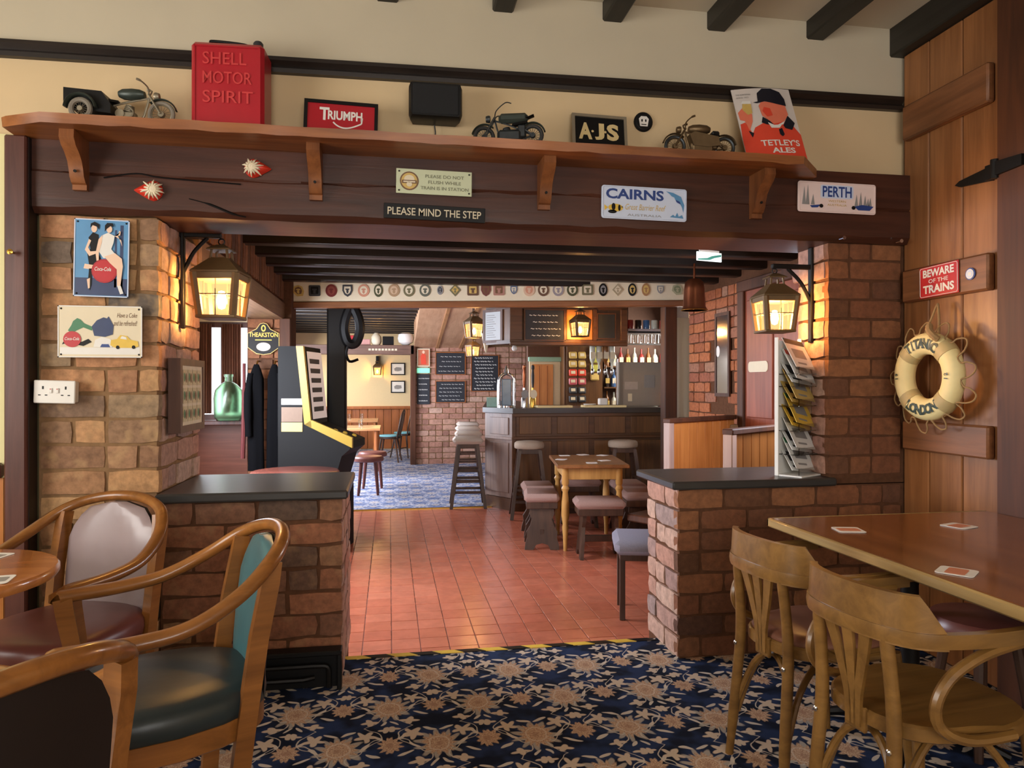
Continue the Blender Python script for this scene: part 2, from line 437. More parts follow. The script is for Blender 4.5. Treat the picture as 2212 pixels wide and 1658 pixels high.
M_tile = ramp_random('quarry_tile', [sr(178,96,72), sr(186,106,80), sr(180,100,74), sr(192,112,86), sr(176,98,74)], 0.22, 0.14, 9, 0.12, spec=0.5)
M_grout = plain('floor_grout', sr(104, 58, 46), 0.7, var=0.2)
M_oak = wood('chair_beech', sr(106, 64, 26), sr(160, 102, 48), 'x', 0.3, 0.8, coat=0.3)
M_oakd = wood('golden_bentwood', sr(96, 66, 30), sr(146, 106, 54), 'x', 0.32, 0.8, coat=0.2)
M_table = wood('table_oak', sr(112, 64, 30), sr(156, 96, 48), 'y', 0.22, 0.7, coat=0.4, bump=0.03)
M_tabler = wood('round_table_oak', sr(150, 88, 42), sr(198, 128, 68), 'x', 0.22, 0.7, coat=0.4, bump=0.03)
M_tedge = wood('table_edge_wood', sr(120, 92, 52), sr(176, 146, 92), 'y', 0.3, 0.8, coat=0.3)
M_teal = plain('teal_vinyl', sr(62, 104, 110), 0.36, var=0.12, scale=18, bump=0.05)
M_tealdk = plain('dark_teal_leather', sr(40, 50, 52), 0.36, var=0.15, scale=30, bump=0.1)
M_burg = plain('burgundy_leather', sr(112, 62, 54), 0.36, var=0.15, scale=14, bump=0.08)
M_burgpad = plain('burgundy_sheen_leather', sr(150, 132, 132), 0.28, var=0.12, scale=12, bump=0.05)  # burgundy pad with the window's white sheen mixed into its base colour
M_dkwood = plain('chair_back_panel', sr(24, 13, 10), 0.5, var=0.2)
M_brass = plain('brass', sr(190, 150, 70), 0.3, 1.0, 0.08)
M_iron = plain('black_iron', sr(28, 25, 23), 0.5, 0.6, 0.2, bump=0.2)
M_lantern = plain('lantern_bronze', sr(104, 80, 50), 0.5, 0.3, 0.2)
M_white = plain('white_plastic', sr(226, 222, 214), 0.35, var=0.03)
M_paper = plain('white_paper', sr(226, 224, 218), 0.6, var=0.03)
M_cream = plain('cream_paint', sr(222, 208, 178), 0.6, var=0.04)
M_blk = plain('black_paint', sr(16, 15, 15), 0.45, var=0.1, spec=0.25)
M_dkgrey = plain('charcoal', sr(52, 52, 54), 0.6)
M_red = plain('red_paint', sr(186, 30, 38), 0.4, var=0.08)
M_redcan = plain('red_enamel', sr(168, 22, 36), 0.36, var=0.12, scale=12, bump=0.15, coat=0.2)
M_navy = plain('navy_print', sr(40, 66, 130), 0.4)
M_blue = plain('blue_print', sr(86, 142, 186), 0.4, var=0.2, scale=12)
M_dkblue = plain('deep_blue_print', sr(44, 58, 96), 0.4, var=0.25, scale=20)
M_skin = plain('skin_print', sr(232, 196, 168), 0.4, var=0.04)
M_skinr = plain('ruddy_print', sr(226, 120, 92), 0.4, var=0.08)
M_yel = plain('yellow_print', sr(222, 184, 70), 0.4)
M_gold = plain('gold_print', sr(204, 172, 96), 0.35, var=0.15)
M_green = plain('green_print', sr(58, 120, 80), 0.4)
M_orange = plain('coral_print', sr(222, 74, 52), 0.4, var=0.05)
M_grey = plain('grey_print', sr(140, 138, 136), 0.5)
M_lilac = plain('pale_blue_plate', sr(204, 214, 234), 0.35, var=0.04)
M_pinkpl = plain('pale_pink_plate', sr(232, 210, 204), 0.35, var=0.04)
M_brownpr = plain('brown_print', sr(112, 78, 50), 0.5)
M_stool = plain('mauve_moquette', sr(150, 120, 110), 0.9, var=0.14, scale=120, bump=0.3, spec=0.1)
M_stoolp = plain('pale_moquette', sr(196, 184, 172), 0.9, var=0.12, scale=120, bump=0.3, spec=0.1)
M_lavpad = plain('lavender_moquette', sr(134, 130, 142), 0.9, var=0.12, scale=120, bump=0.3, spec=0.1)
M_stwood = wood('stool_oak', sr(48, 32, 24), sr(84, 58, 44), 'z', 0.4)
M_pinetbl = wood('pine_table', sr(150, 106, 52), sr(198, 150, 84), 'z', 0.35)
M_bar = wood('bar_oak', sr(58, 36, 18), sr(98, 62, 34), 'x', 0.4)
M_barv = wood('bar_panel_oak', sr(72, 46, 24), sr(120, 80, 44), 'z', 0.4)
M_barlt = wood('lit_bar_oak', sr(104, 84, 76), sr(150, 126, 112), 'z', 0.36)  # paler copy of the bar oak, light on the cut corner put into colour
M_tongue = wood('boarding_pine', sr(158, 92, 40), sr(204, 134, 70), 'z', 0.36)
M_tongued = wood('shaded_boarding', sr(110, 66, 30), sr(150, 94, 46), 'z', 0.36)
M_dado = wood('dado_wood', sr(130, 70, 32), sr(176, 104, 52), 'z', 0.4)
M_redwood = wood('red_stained_door', sr(112, 52, 34), sr(156, 82, 56), 'z', 0.4)
M_chalk = plain('chalkboard', sr(40, 42, 48), 0.7, var=0.2, scale=12)
M_chrome = plain('chrome', sr(210, 212, 216), 0.15, 1.0, 0.03)
M_copper = plain('copper', sr(150, 86, 56), 0.3, 0.9, 0.15)
M_rope = plain('rope', sr(150, 118, 76), 0.9, var=0.2, scale=90, bump=0.5)
M_ring = plain('life_ring_canvas', sr(226, 206, 146), 0.6, var=0.05, scale=40, bump=0.15)
M_band = plain('ring_band', sr(178, 156, 106), 0.6, var=0.1)
M_glasswin = glow('window_daylight', (0.85, 0.92, 1.0), 2.2)
M_amber = glow('amber_pane', (1.0, 0.70, 0.33), 0.85)
M_bulb = glow('bulb_glow', (1.0, 0.90, 0.70), 26.0)
M_gglass = glass('green_glass', (0.66, 0.93, 0.70), 0.22)
M_cglass = glass('clear_glass', (0.92, 0.96, 0.96), 0.04)
M_carpet = carpet('floral_carpet', 0.35, 0.30, sr(20, 26, 42), sr(38, 52, 84), sr(208, 178, 146), sr(158, 120, 98), sr(212, 198, 180))
M_carpet2 = carpet('carpet_pale_sheen', 0.35, 0.30, sr(84, 96, 130), sr(110, 122, 156), sr(190, 182, 180), sr(150, 140, 140), sr(196, 196, 204))  # lighter copy of the floral carpet, daylight sheen put into its colours
def lantern_glass():
    m, nt, b = newmat('lantern_glass'); N = nt.nodes; L = nt.links
    tr = N.new('ShaderNodeBsdfTransparent'); tr.inputs[0].default_value = (1.0, 0.80, 0.50, 1)
    em = N.new('ShaderNodeEmission'); em.inputs[0].default_value = (1.0, 0.62, 0.26, 1); em.inputs[1].default_value = 1.15
    mx = N.new('ShaderNodeMixShader'); mx.inputs[0].default_value = 0.5
    L.new(tr.outputs[0], mx.inputs[1]); L.new(em.outputs[0], mx.inputs[2])
    L.new(mx.outputs[0], N['Material Output'].inputs[0])
    return m
M_lglass = lantern_glass()

# ------------------------------------------------------------------ bricks
def brick_mesh(name, l, h, d, seed, rough=1.0):
    r = random.Random(seed); nx = 4 if l > 0.16 else 3; nz = 3
    vs = []; fs = []
    for j in range(nz):
        for i in range(nx):
            ex = i in (0, nx-1); ez = j in (0, nz-1)
            x = l*(i/(nx-1)-0.5); z = h*(j/(nz-1)-0.5); y = -d
            if ex and ez: x *= 0.975; z *= 0.92; y += 0.0035*(0.4+0.6*rough)
            elif ex or ez: y += 0.0022*(0.3+0.7*rough)
            if not ex and not ez: y -= 0.0005
            x += r.uniform(-.004, .004)*rough; z += r.uniform(-.004, .004)*rough; y += r.uniform(-.0025, .0025)*rough
            vs.append((x, y, z))
    for j in range(nz-1):
        for i in range(nx-1):
            a = j*nx+i; fs.append((a, a+1, a+nx+1, a+nx))
    per = [i for i in range(nx)] + [j*nx+nx-1 for j in range(1, nz)] + [(nz-1)*nx+i for i in range(nx-2, -1, -1)] + [j*nx for j in range(nz-2, 0, -1)]
    b0 = len(vs)
    for p in per: vs.append((vs[p][0]*1.02, 0.0, vs[p][2]*1.03))
    n = len(per)
    for i in range(n):
        j = (i+1) % n; fs.append((per[j], per[i], b0+i, b0+j))
    me = bpy.data.meshes.new(name); me.from_pydata(vs, [], fs); me.update()
    me.polygons.foreach_set('use_smooth', [True]*len(me.polygons)); me.set_sharp_from_angle(angle=R(40))
    return me
_bm = {}
def bricks(parent, org, rz, W, Hh, pitch, L, mat, seed, d=0.02, joint=0.013, rough=1.0, skip=None, header=0.25, name='brick', course0=0):
    r = random.Random(seed); k = (pitch, L, mat.name, rough)
    if k not in _bm:
        h = pitch-joint*0.8; a = []
        for c, ln in enumerate((L-joint, L*0.5-joint)):
            for q in range(5):
                me = brick_mesh(name, ln, h, 0.045, seed*31+c*7+q, rough); me.materials.append(mat); a.append((ln, me))
        _bm[k] = (a[:5], a[5:])
    full, half = _bm[k]; n = int(round(Hh/pitch)); hz = Hh/n
    c, s = math.cos(rz), math.sin(rz)
    for i in range(n):
        x = 0.0 if (i+course0) % 2 else -L*0.5
        z = (i+0.5)*hz
        while x < W-0.02:
            ln = L if r.random() > header else L*0.5
            x0 = max(x, 0.0); x1 = min(x+ln, W)
            if W-x1 < L*0.22: x1 = W
            w = x1-x0-joint
            x += ln
            if x1 >= W: x = W
            if w < 0.03: continue
            xc = (x0+x1)/2
            if skip and skip(xc, z): continue
            ref, me = r.choice(full if w > L*0.62 else half)
            o = bpy.data.objects.new(name, me); COL.objects.link(o); o.parent = parent
            off = -(d-0.045) + r.uniform(-.0035, .0035)*rough     # local y of the brick's back
            o.location = (org[0]+c*xc-s*off, org[1]+s*xc+c*off, org[2]+z)
            o.rotation_euler = (0, 0, rz); o.scale = (w/ref, 1, hz/pitch)

# ------------------------------------------------------------------ the front room's shell
fl = struct(MB().box(-3.0, -2.6, -0.30, 2.6, 3.42, 0.0).build('floor', M_carpet, smooth=False))
mb = MB()
for i in range(14):
    x = -0.19 + i*1.5/14
    mb.mi = i % 2
    mb.prism([(x, 3.385), (x+1.5/14, 3.385), (x+1.5/14-0.04, 3.422), (x-0.04, 3.422)], 0.0005, 0.003, 'z')
tag(mb.build('hazard_tape', [M_yel, M_blk]), 'yellow and black striped hazard tape along the step edge', 'tape')
cl = struct(MB().box(-3.0, -2.6, 3.01, 2.6, 3.2, 3.15).build('ceiling', M_ceil, smooth=False))
for k in range(-5, 5):
    x = -0.006 + 0.5075*k
    MB().box(x-0.05, -2.5, 2.925, x+0.045, 3.17, 3.03, 0.008).build('ceiling_beam', M_black, cl)
MB().box(2.42, -2.5, 2.872, 2.60, 3.17, 3.03, 0.008).build('ceiling_beam', M_black, cl)
wf = struct(MB().box(-3.0, 3.16, 2.20, 2.6, 3.45, 2.612).build('wall_front', M_plaster, smooth=False))
struct(MB().box(-3.0, 3.158, 2.612, 2.6, 3.45, 3.05).build('wall_front_upper', M_upper, smooth=False))
struct(MB().box(-3.05, 3.14, 0.0, -1.40, 3.40, 2.26).build('wall_front_left', M_plasterL, smooth=False))
mb = MB(); mb.box(-3.0, 3.10, 0.90, -1.50, 3.14, 0.96, 0.01); mb.mi = 1; mb.box(-3.0, 3.125, 0.0, -1.50, 3.14, 0.90)
struct(mb.build('trim_1', [M_post, M_tongue]))
# left wall with its window opening, back wall with a window opening
mb = MB(); mb.box(-3.2, -2.6, 0, -3.0, 3.4, 0.9); mb.box(-3.2, -2.6, 2.4, -3.0, 3.4, 3.05); mb.box(-3.2, -2.6, 0.9, -3.0, 0.05, 2.4); mb.box(-3.2, 1.95, 0.9, -3.0, 3.4, 2.4)
struct(mb.build('wall_left', M_plasterL, smooth=False))
mb = MB(); mb.box(-3.2, -2.8, 0, 2.7, -2.6, 0.9); mb.box(-3.2, -2.8, 2.5, 2.7, -2.6, 3.05); mb.box(-3.2, -2.8, 0.9, -1.2, -2.6, 2.5); mb.box(1.7, -2.8, 0.9, 2.7, -2.6, 2.5)
struct(mb.build('wall_back', M_plaster, smooth=False))
struct(MB().box(2.52, -2.6, 0, 2.7, 3.4, 3.05).build('wall_right', M_plaster, smooth=False))
# dark picture rail, a little out of level as in the photograph
mb = MB()
prof = [(0.0, -0.03), (-0.028, -0.03), (-0.03, -0.012), (-0.018, 0.0), (-0.034, 0.018), (-0.034, 0.034), (0.0, 0.034)]
mb.sweep([(-3.0, 3.16, 2.585), (-1.5, 3.16, 2.598), (2.476, 3.16, 2.636)], [(-a, b) for a, b in prof])
struct(mb.build('trim_2', M_blackx))

# lintel beam: weathered oak, slightly wavy arrises, cracks cut in as grooves
mb = MB(); n = 34; secs = []
x0, x1 = -1.385, 2.476
r5 = random.Random(5)
rows = []
for i in range(n+1):
    x = x0+(x1-x0)*i/n; w = lambda a: r5.uniform(-a, a)
    sec = [(3.09+w(.002), 2.275), (3.0895+w(.002), 2.20+w(.004)), (3.0895+w(.002), 2.112+w(.006)), (3.094+w(.002), 2.106+w(.006)), (3.0895+w(.002), 2.100+w(.006)), (3.0885+w(.002), 2.03), (3.0905+w(.002), 1.972+w(.005)), (3.112+w(.003), 1.947+w(.004)), (3.40, 1.945), (3.40, 2.275)]
    rows.append([(x, p[0], p[1]) for p in sec])
m = len(rows[0]); vs = [p for row in rows for p in row]
fs = [(i*m+k, i*m+(k+1) % m, (i+1)*m+(k+1) % m, (i+1)*m+k) for i in range(n) for k in range(m)]
fs = [f[::-1] for f in fs] + [tuple(range(m)), tuple(n*m+k for k in range(m-1, -1, -1))]
mb.add(vs, fs)
lintel = struct(mb.build('lintel_beam', M_lintel, ang=14))
mb = MB()
mb.tube(smooth_path([(-0.80, 3.086, 2.02), (-0.72, 3.086, 2.0), (-0.63, 3.087, 1.965), (-0.58, 3.088, 1.955)], 4), [0.002]*4+[0.005]*5+[0.003]*4, 5)
mb.tube(smooth_path([(-1.12, 3.087, 2.09), (-1.0, 3.085, 2.112), (-0.9, 3.086, 2.10), (-0.6, 3.087, 2.088)], 4), 0.003, 5)
mb.build('crack', M_blk, lintel)
for x, z in ((2.10, 1.955), (2.40, 1.95)):
    tag(MB().lathe([(0.004, 0), (0.004, 0.03), (0.009, 0.033), (0.009, 0.038)], 8).build('screw_hook', M_chrome, None, (x, 3.086, z), (R(90), 0, 0)),
        'small pale screw %s under the pale pink city plate' % ('directly' if x < 2.2 else 'further right'), 'screw')

# shelf on four S brackets
mb = MB(); n = 40; fr = [(-1.43, 2.965), (-1.405, 2.945), (-1.262, 2.878)]
for i in range(1, n): fr.append((-1.262+(1.79+1.262)*i/n, 2.876 + r5.uniform(-.004, .004)))
fr += [(1.79, 2.878), (1.955, 3.045)]
poly = [(-1.43, 3.165)] + fr + [(1.955, 3.165)]
mb.prism(poly, 2.230, 2.266, 'z')
for i, v in enumerate(mb.v):
    if v[1] < 3.0 and v[2] < 2.24: mb.v[i] = (v[0], v[1]+0.006+r5.uniform(-.003, .005), v[2]+r5.uniform(-.002, .004))
shelf = thing('wall_shelf', 'long waney edged pine shelf on four scrolled brackets above the oak beam', 'shelf')
mb.build('board', M_shelf, shelf, ang=30)
S = [(0,0),(0.145,0),(0.148,-0.03),(0.13,-0.055),(0.10,-0.075),(0.075,-0.10),(0.062,-0.13),(0.055,-0.155),(0.04,-0.175),(0.028,-0.18),(0.028,-0.20),(0,-0.20)]
for x in (-1.20, -0.30, 0.667, 1.668):
    b = MB().prism([(3.094-p[0], 2.232+p[1]) for p in S], x-0.026, x+0.026, 'x').build('bracket', M_brackt, shelf, ang=30)
    MB().lathe([(0.0, 0), (0.006, 0.0), (0.006, 0.004), (0.0, 0.004)], 8, Matrix.Translation((x, 3.026, 2.095)) @ Matrix.Rotation(R(90), 4, 'X')).build('screw_hole', M_blk, b)

# left post
mb = MB(); mb.box(-1.463, 3.05, 0, -1.385, 3.14, 2.232, 0.006); mb.mi = 1; mb.box(-1.388, 3.07, 0, -1.382, 3.135, 2.23)
lp = struct(mb.build('door_post', [M_post, M_dkwood]))
tag(MB().lathe([(0.004, 0), (0.004, 0.02), (0.010, 0.024), (0.011, 0.03), (0.0, 0.034)], 10).build('wall_peg', M_brass, None, (-1.428, 3.052, 1.775), (R(90), 0, 0)), 'tiny brass peg screwed into the dark post at far left', 'peg')

# left brick pillar and half wall
pl = struct(MB().box(-1.38, 3.145, 0, -0.94, 3.78, 1.95).build('brick_pillar_left', M_mortar, smooth=False))
P = 1.95/19
bricks(pl, (-1.375, 3.145, 0.0), 0, 0.45, 1.95, P, 0.245, M_brickL, 11, 0.009)
bricks(pl, (-0.94, 3.165, 0.82), R(90), 0.62, 1.13, P, 0.245, M_brickP, 12, 0.011)
hl = struct(MB().box(-0.925, 3.145, -0.12, -0.205, 3.73, 0.785).build('half_wall_left', M_mortard, smooth=False))
bricks(hl, (-0.922, 3.145, 0.0), 0, 0.728, 0.785, 0.785/8, 0.25, M_brickH, 13, 0.009)
bricks(hl, (-0.205, 3.15, 0.0), R(90), 0.58, 0.785, 0.785/8, 0.25, M_brickP, 14, 0.011)
sl = MB().box(-0.935, 3.095, 0.785, -0.172, 3.75, 0.823, 0.008).build('ledge_slab', M_slate)
struct(sl)
# right brick pillar and half wall
pr = struct(MB().box(2.083, 3.145, 0.79, 2.55, 3.40, 1.95).build('brick_pillar_right', M_mortard, smooth=False))
bricks(pr, (2.072, 3.145, 0.83), 0, 0.40, 1.13, 1.13/12, 0.235, M_brickR, 15, 0.005, rough=0.6)
bricks(pr, (2.083, 3.40, 0.83), R(-90), 0.235, 1.13, 1.13/12, 0.24, M_brickP, 16, 0.011, header=0.5)
hr = struct(MB().box(1.325, 3.145, -0.12, 2.50, 3.54, 0.785).build('half_wall_right', M_mortard, smooth=False))
bricks(hr, (1.308, 3.145, 0.0), 0, 1.165, 0.785, 0.785/8, 0.235, M_brickR, 17, 0.006, rough=0.7)
bricks(hr, (1.325, 3.54, 0.0), R(-90), 0.395, 0.785, 0.785/8, 0.235, M_brickP, 18, 0.011, header=0.4)
struct(MB().box(1.275, 3.10, 0.785, 2.10, 3.60, 0.823, 0.008).build('ledge_slab', M_slate))
# plank door on the right, its frame, strap hinges
dr = struct(MB().box(2.50, 2.40, 0.0, 2.52, 3.16, 2.90).build('door_1', M_dkwood, smooth=False))
for a, b in ((2.560, 2.769), (2.773, 2.966), (2.970, 3.135)):
    MB().box(2.478, a, 0.01, 2.50, b, 2.871, 0.006).build('plank', M_door, dr)
    
for z0, z1, s0, s1 in ((2.440, 2.606, 0, 0), (1.660, 1.815, 0.03, -0.0), (0.957, 1.095, 0, 0.02)):
    MB().box(2.440, 2.595, z0, 2.479, 3.10, z1, 0.008).build('batten', M_doory, dr)
MB().box(2.44, 2.40, 0.0, 2.52, 2.553, 2.872, 0.006).build('door_frame', M_frame, dr)
MB().box(2.43, 1.2, 0.0, 2.53, 2.40, 2.872, 0.006).build('door_frame', M_frame, dr)
mb = MB(); mb.prism([(2.80, 2.147), (2.775, 2.16), (2.60, 2.178), (2.60, 2.115), (2.775, 2.134)], 2.466, 2.478, 'x'); mb.lathe([(0.016, 2.108), (0.016, 2.186)], 10, Matrix.Translation((2.436, 2.556, 0)))
mb.prism([(2.55, 2.175), (2.55, 2.118), (2.42, 2.125), (2.42, 2.168)], 2.426, 2.44, 'x'); mb.box(2.45, 2.56, 2.118, 2.47, 2.62, 2.178)
mb.build('strap_hinge', M_iron, dr)
mb = MB(); mb.tube([(2.478, 3.115, 1.995), (2.42, 3.12, 1.998)], 0.014, 8); mb.box(2.40, 3.09, 1.98, 2.43, 3.145, 2.015, 0.004)
mb.build('latch', M_iron, dr)

# ------------------------------------------------------------------ the bar room's shell
gr = struct(MB().box(-2.0, 3.42, -0.30, 3.3, 8.05, -0.1225).build('floor', M_grout, smooth=False))
tl = []
ty = 3.50; row = 0; TS = 0.152
while ty < 8.05:
    xs = -0.9; k = 0
    while xs < 2.8:
        tl.append((xs, ty)); xs += TS
    ty += TS; row += 1
mt = []
for q in range(4):
    me = MB().box(-TS/2+.0016, -TS/2+.0016, -0.02, TS/2-.0016, TS/2-.0016, 0, 0.002).build('tmp', M_tile); mt.append(me.data); bpy.data.objects.remove(me)
tl.sort(key=lambda p: (math.hypot(p[0]*0.8-0.5, p[1])) if (p[0] > -0.45+0.0*p[1] and p[0] < 1.1+0.27*(p[1]-3)) else 50+p[1])
for i, (x, y) in enumerate(tl[:300]):
    o = bpy.data.objects.new('floor_tile', mt[i % 4]); COL.objects.link(o); o.parent = gr; o.location = (x+TS/2, min(y+TS/2, 7.96), -0.12+rnd.uniform(-.0008, .0008))
    o.rotation_euler = (rnd.uniform(-.003, .003), rnd.uniform(-.003, .003), 0)
mb = MB()
for (x, y) in tl[300:]:
    if x > -0.91: mb.box(x+.0016, y+.0016, -0.14, x+TS-.0016, min(y+TS, 8.04)-.0016, -0.12)
stuff(mb.build('floor_tiles', M_tile, gr, smooth=False))
struct(MB().box(-3.0, 8.05, -0.30, 5.0, 16.0, -0.115).build('floor', M_carpet2, smooth=False))
struct(MB().box(-0.9, 8.02, -0.125, 1.2, 8.055, -0.108, 0.003).build('trim_3', M_brass))
bc = struct(MB().box(-2.2, 3.30, 2.27, 3.3, 7.1, 2.34).build('ceiling', M_blackx, smooth=False))
for k in range(8):
    y = 3.60+0.42*k
    MB().box(-2.1, y-0.055, 2.175, 3.25, y+0.055, 2.28, 0.01).build('ceiling_beam', M_blackx, bc, None, (0, 0, R(-0.6)))
fc = struct(MB().box(-3.0, 7.0, 2.43, 5.0, 16.0, 2.5).build('ceiling', M_ceil, smooth=False))
for k in range(17):
    y = 7.35+0.50*k
    MB().box(-2.9, y-0.07, 2.33, 4.9, y+0.07, 2.44, 0.01).build('ceiling_beam', M_black if False else M_blackx, fc)
# left header of soldier bricks over an oak lintel, with the window bay beyond
lh = struct(MB().box(-1.20, 3.78, 1.99, -0.94, 6.62, 2.28).build('wall_left_header', M_mortard, smooth=False))
bricks(lh, (-0.94, 3.80, 2.0), R(90), 2.8, 0.27, 0.27, 0.085*2, M_brickR, 21, 0.018, header=1.0)
struct(MB().box(-1.21, 3.75, 1.845, -0.915, 6.63, 1.995, 0.012).build('bay_lintel', wood('bay_lintel_oak', sr(84,58,40), sr(138,104,76), 'y', 0.5)))
mb = MB(); mb.box(-1.95, 3.5, -0.12, -1.82, 7.0, 0.75); mb.box(-1.95, 3.5, 1.86, -1.82, 7.0, 2.3); mb.box(-1.95, 3.5, 0.75, -1.82, 4.1, 1.86); mb.box(-1.95, 6.1, 0.75, -1.82, 7.0, 1.86); mb.box(-1.83, 3.4, -0.12, -1.0, 3.75, 2.3)
struct(mb.build('wall_left', M_cream, smooth=False))
def window(name, p0, p1, axis, nbar, rail):
    (xa, ya, za), (xb, yb, zb) = p0, p1
    w_ = struct(MB().box(xa, ya, za, xb, yb, zb).build(name, M_glasswin, smooth=False))
    mb = MB(); e = .05; g = .03
    def bar(a0, a1, z0, z1):
        if axis == 'y': mb.box(xa-g, a0, z0, xb+g, a1, z1, .004)
        else: mb.box(a0, ya-g, z0, a1, yb+g, z1, .004)
    lo, hi = (ya, yb) if axis == 'y' else (xa, xb)
    bar(lo, hi, za, za+e); bar(lo, hi, zb-e, zb); bar(lo, lo+e, za, zb); bar(hi-e, hi, za, zb)
    for i in range(1, nbar+1): c = lo+(hi-lo)*i/(nbar+1); bar(c-.02, c+.02, za, zb)
    if rail: bar(lo, hi, (za+zb)/2-.02, (za+zb)/2+.02)
    mb.build('window_frame', M_cream, w_)
window('window_2', (-1.90, 4.1, .75), (-1.89, 6.1, 1.86), 'y', 3, True)
window('window_3', (-3.12, .05, .9), (-3.11, 1.95, 2.4), 'y', 2, True)
window('window_4', (-1.2, -2.72, .9), (1.7, -2.71, 2.5), 'x', 3, True)
struct(MB().box(-1.95, 3.7, 1.87, -1.2, 7.0, 1.95).build('bay_soffit', M_cream, smooth=False))
mb = MB(); mb.box(-1.9, 6.95, -0.12, -1.235, 7.05, 0.94); mb.box(-1.9, 6.95, 1.84, -1.235, 7.05, 2.3)
mb.box(-1.262, 6.90, 0.94, -1.235, 7.0, 1.84); mb.mi = 1
mb.box(-1.9, 6.93, -0.12, -1.22, 6.96, 0.93)
struct(mb.build('wall_bay_end', [M_cream, wood('bay_panel', sr(86,46,34), sr(128,76,58), 'x', 0.4)], smooth=False))
w1 = struct(MB().box(-1.9, 6.99, 0.94, -1.262, 7.0, 1.85).build('window_1', M_glasswin, smooth=False))
mb = MB(); mb.box(-1.9, 6.96, 0.94, -1.29, 7.0, 0.99); mb.box(-1.9, 6.96, 1.79, -1.29, 7.0, 1.85); mb.box(-1.285, 6.96, 0.94, -1.262, 7.0, 1.85); mb.box(-1.53, 6.965, 0.94, -1.51, 7.0, 1.85)
mb.build('window_frame', M_post, w1)
mb = MB().box(-1.9, 6.70, 0.905, -1.235, 6.95, 0.945, 0.006); mb.build('window_sill', M_post, w1)
for xa, xb, s in ((-1.76, -1.60, 3), (-1.51, -1.345, 4)):
    pts = [(xa+(xb-xa)*i/24, 6.93+0.018*math.sin(i*1.9+s)) for i in range(25)]
    MB().prism(pts+[(p[0], p[1]+0.012) for p in pts[::-1]], 1.0, 1.82, 'z').build('curtain', plain('curtain_cloth', sr(126, 82, 62), 0.85, var=0.2, scale=14), w1)
nb = struct(MB().box(-1.235, 6.63, -0.12, -0.86, 6.95, 2.28).build('brick_nib', M_mortard, smooth=False))
bricks(nb, (-1.235, 6.63, -0.12), 0, 0.375, 1.97, 1.97/22, 0.225, M_brickR, 22, 0.014, rough=0.6)
MB().box(-0.955, 6.58, 1.30, -0.862, 6.66, 1.85, 0.006).build('corner_post', M_frame, nb)
# right wall of the bar room
rw = struct(MB().box(2.915, 3.40, -0.12, 3.15, 6.66, 2.30).build('wall_right', M_mortard, smooth=False))
bricks(rw, (2.915, 6.66, -0.12), R(-90), 1.08, 2.25, 2.25/24, 0.235, ramp_random('lamplit_brick', [sr(120,66,40), sr(156,88,50), sr(170,102,60), sr(140,80,56), sr(150,110,86)], 0.72, 0.3, 30, 0.4), 23, 0.015, rough=0.7,  # orange of the bell lamp's light is put into these brick colours
       skip=lambda x, z: 0.56 < x < 0.86 and 1.15 < z < 1.90)
bricks(rw, (2.915, 4.55, 1.75), R(-90), 1.0, 0.52, 0.52/6, 0.235, M_brickP, 24, 0.015)
MB().box(2.80, 5.58, 0.88, 2.93, 6.64, 0.93, 0.008).build('sill', M_mortar, rw)
d2 = struct(MB().box(2.89, 4.60, -0.12, 2.93, 5.50, 2.03).build('door_2', M_redwood, smooth=False))
MB().box(2.865, 5.50, -0.12, 2.935, 5.60, 2.10, 0.006).build('door_frame', M_frame, d2)
MB().box(2.865, 4.52, -0.12, 2.935, 4.60, 2.10, 0.006).build('door_frame', M_frame, d2)
MB().box(2.86, 4.52, 2.03, 2.935, 5.60, 2.12, 0.006).build('door_frame', M_frame, d2)
for a in (4.62, 5.06): 
    for z0, z1 in ((0.0, 0.85), (1.0, 1.95)): MB().box(2.878, a, z0, 2.895, a+0.40, z1, 0.006).build('panel', M_redwood, d2)
MB().obox((2.62, 3.62, 1.985), (1.2, 0.09, 0.10), (0, R(-14), R(22)), 0.008).build('brace', wood('brace_wood', sr(120, 84, 72), sr(168, 128, 112), 'x', 0.5), rw)
struct(MB().box(2.72, 6.82, -0.12, 2.85, 6.95, 2.05, 0.008).build('dark_post', M_frame))
d3 = struct(MB().box(2.86, 6.97, -0.12, 3.10, 7.0, 1.95).build('door_3', plain('white_door_paint', sr(224, 222, 220), 0.4, var=0.02), smooth=False))
MB().box(2.925, 6.955, 0.55, 2.99, 6.972, 0.93, 0.004).build('panel', M_grey, d3)
struct(MB().box(3.09, 6.60, -0.12, 3.2, 7.1, 2.3).build('wall_return', M_plaster, smooth=False))
# cream fascia board with a timber rail under it
fa = struct(MB().obox((0, 0, 0), (3.74, 0.05, 0.20), (0, 0, 0), 0.01).build('fascia_board', M_cream, None, (0.935, 6.595, 2.135), (0, R(-0.6), R(-6.5))))
MB().box(-1.87, -0.04, -0.155, 1.87, 0.06, -0.098, 0.008).build('rail', wood('fascia_rail', sr(96, 56, 32), sr(150, 94, 54), 'x', 0.4), fa)
MB().box(-1.9, -0.01, 0.09, 1.95, 0.05, 0.14, 0.004).build('top_trim', M_blackx, fa)
# black post carrying it
struct(MB().box(-0.575, 6.88, -0.12, -0.40, 7.06, 2.45, 0.015).build('black_post', M_blk))
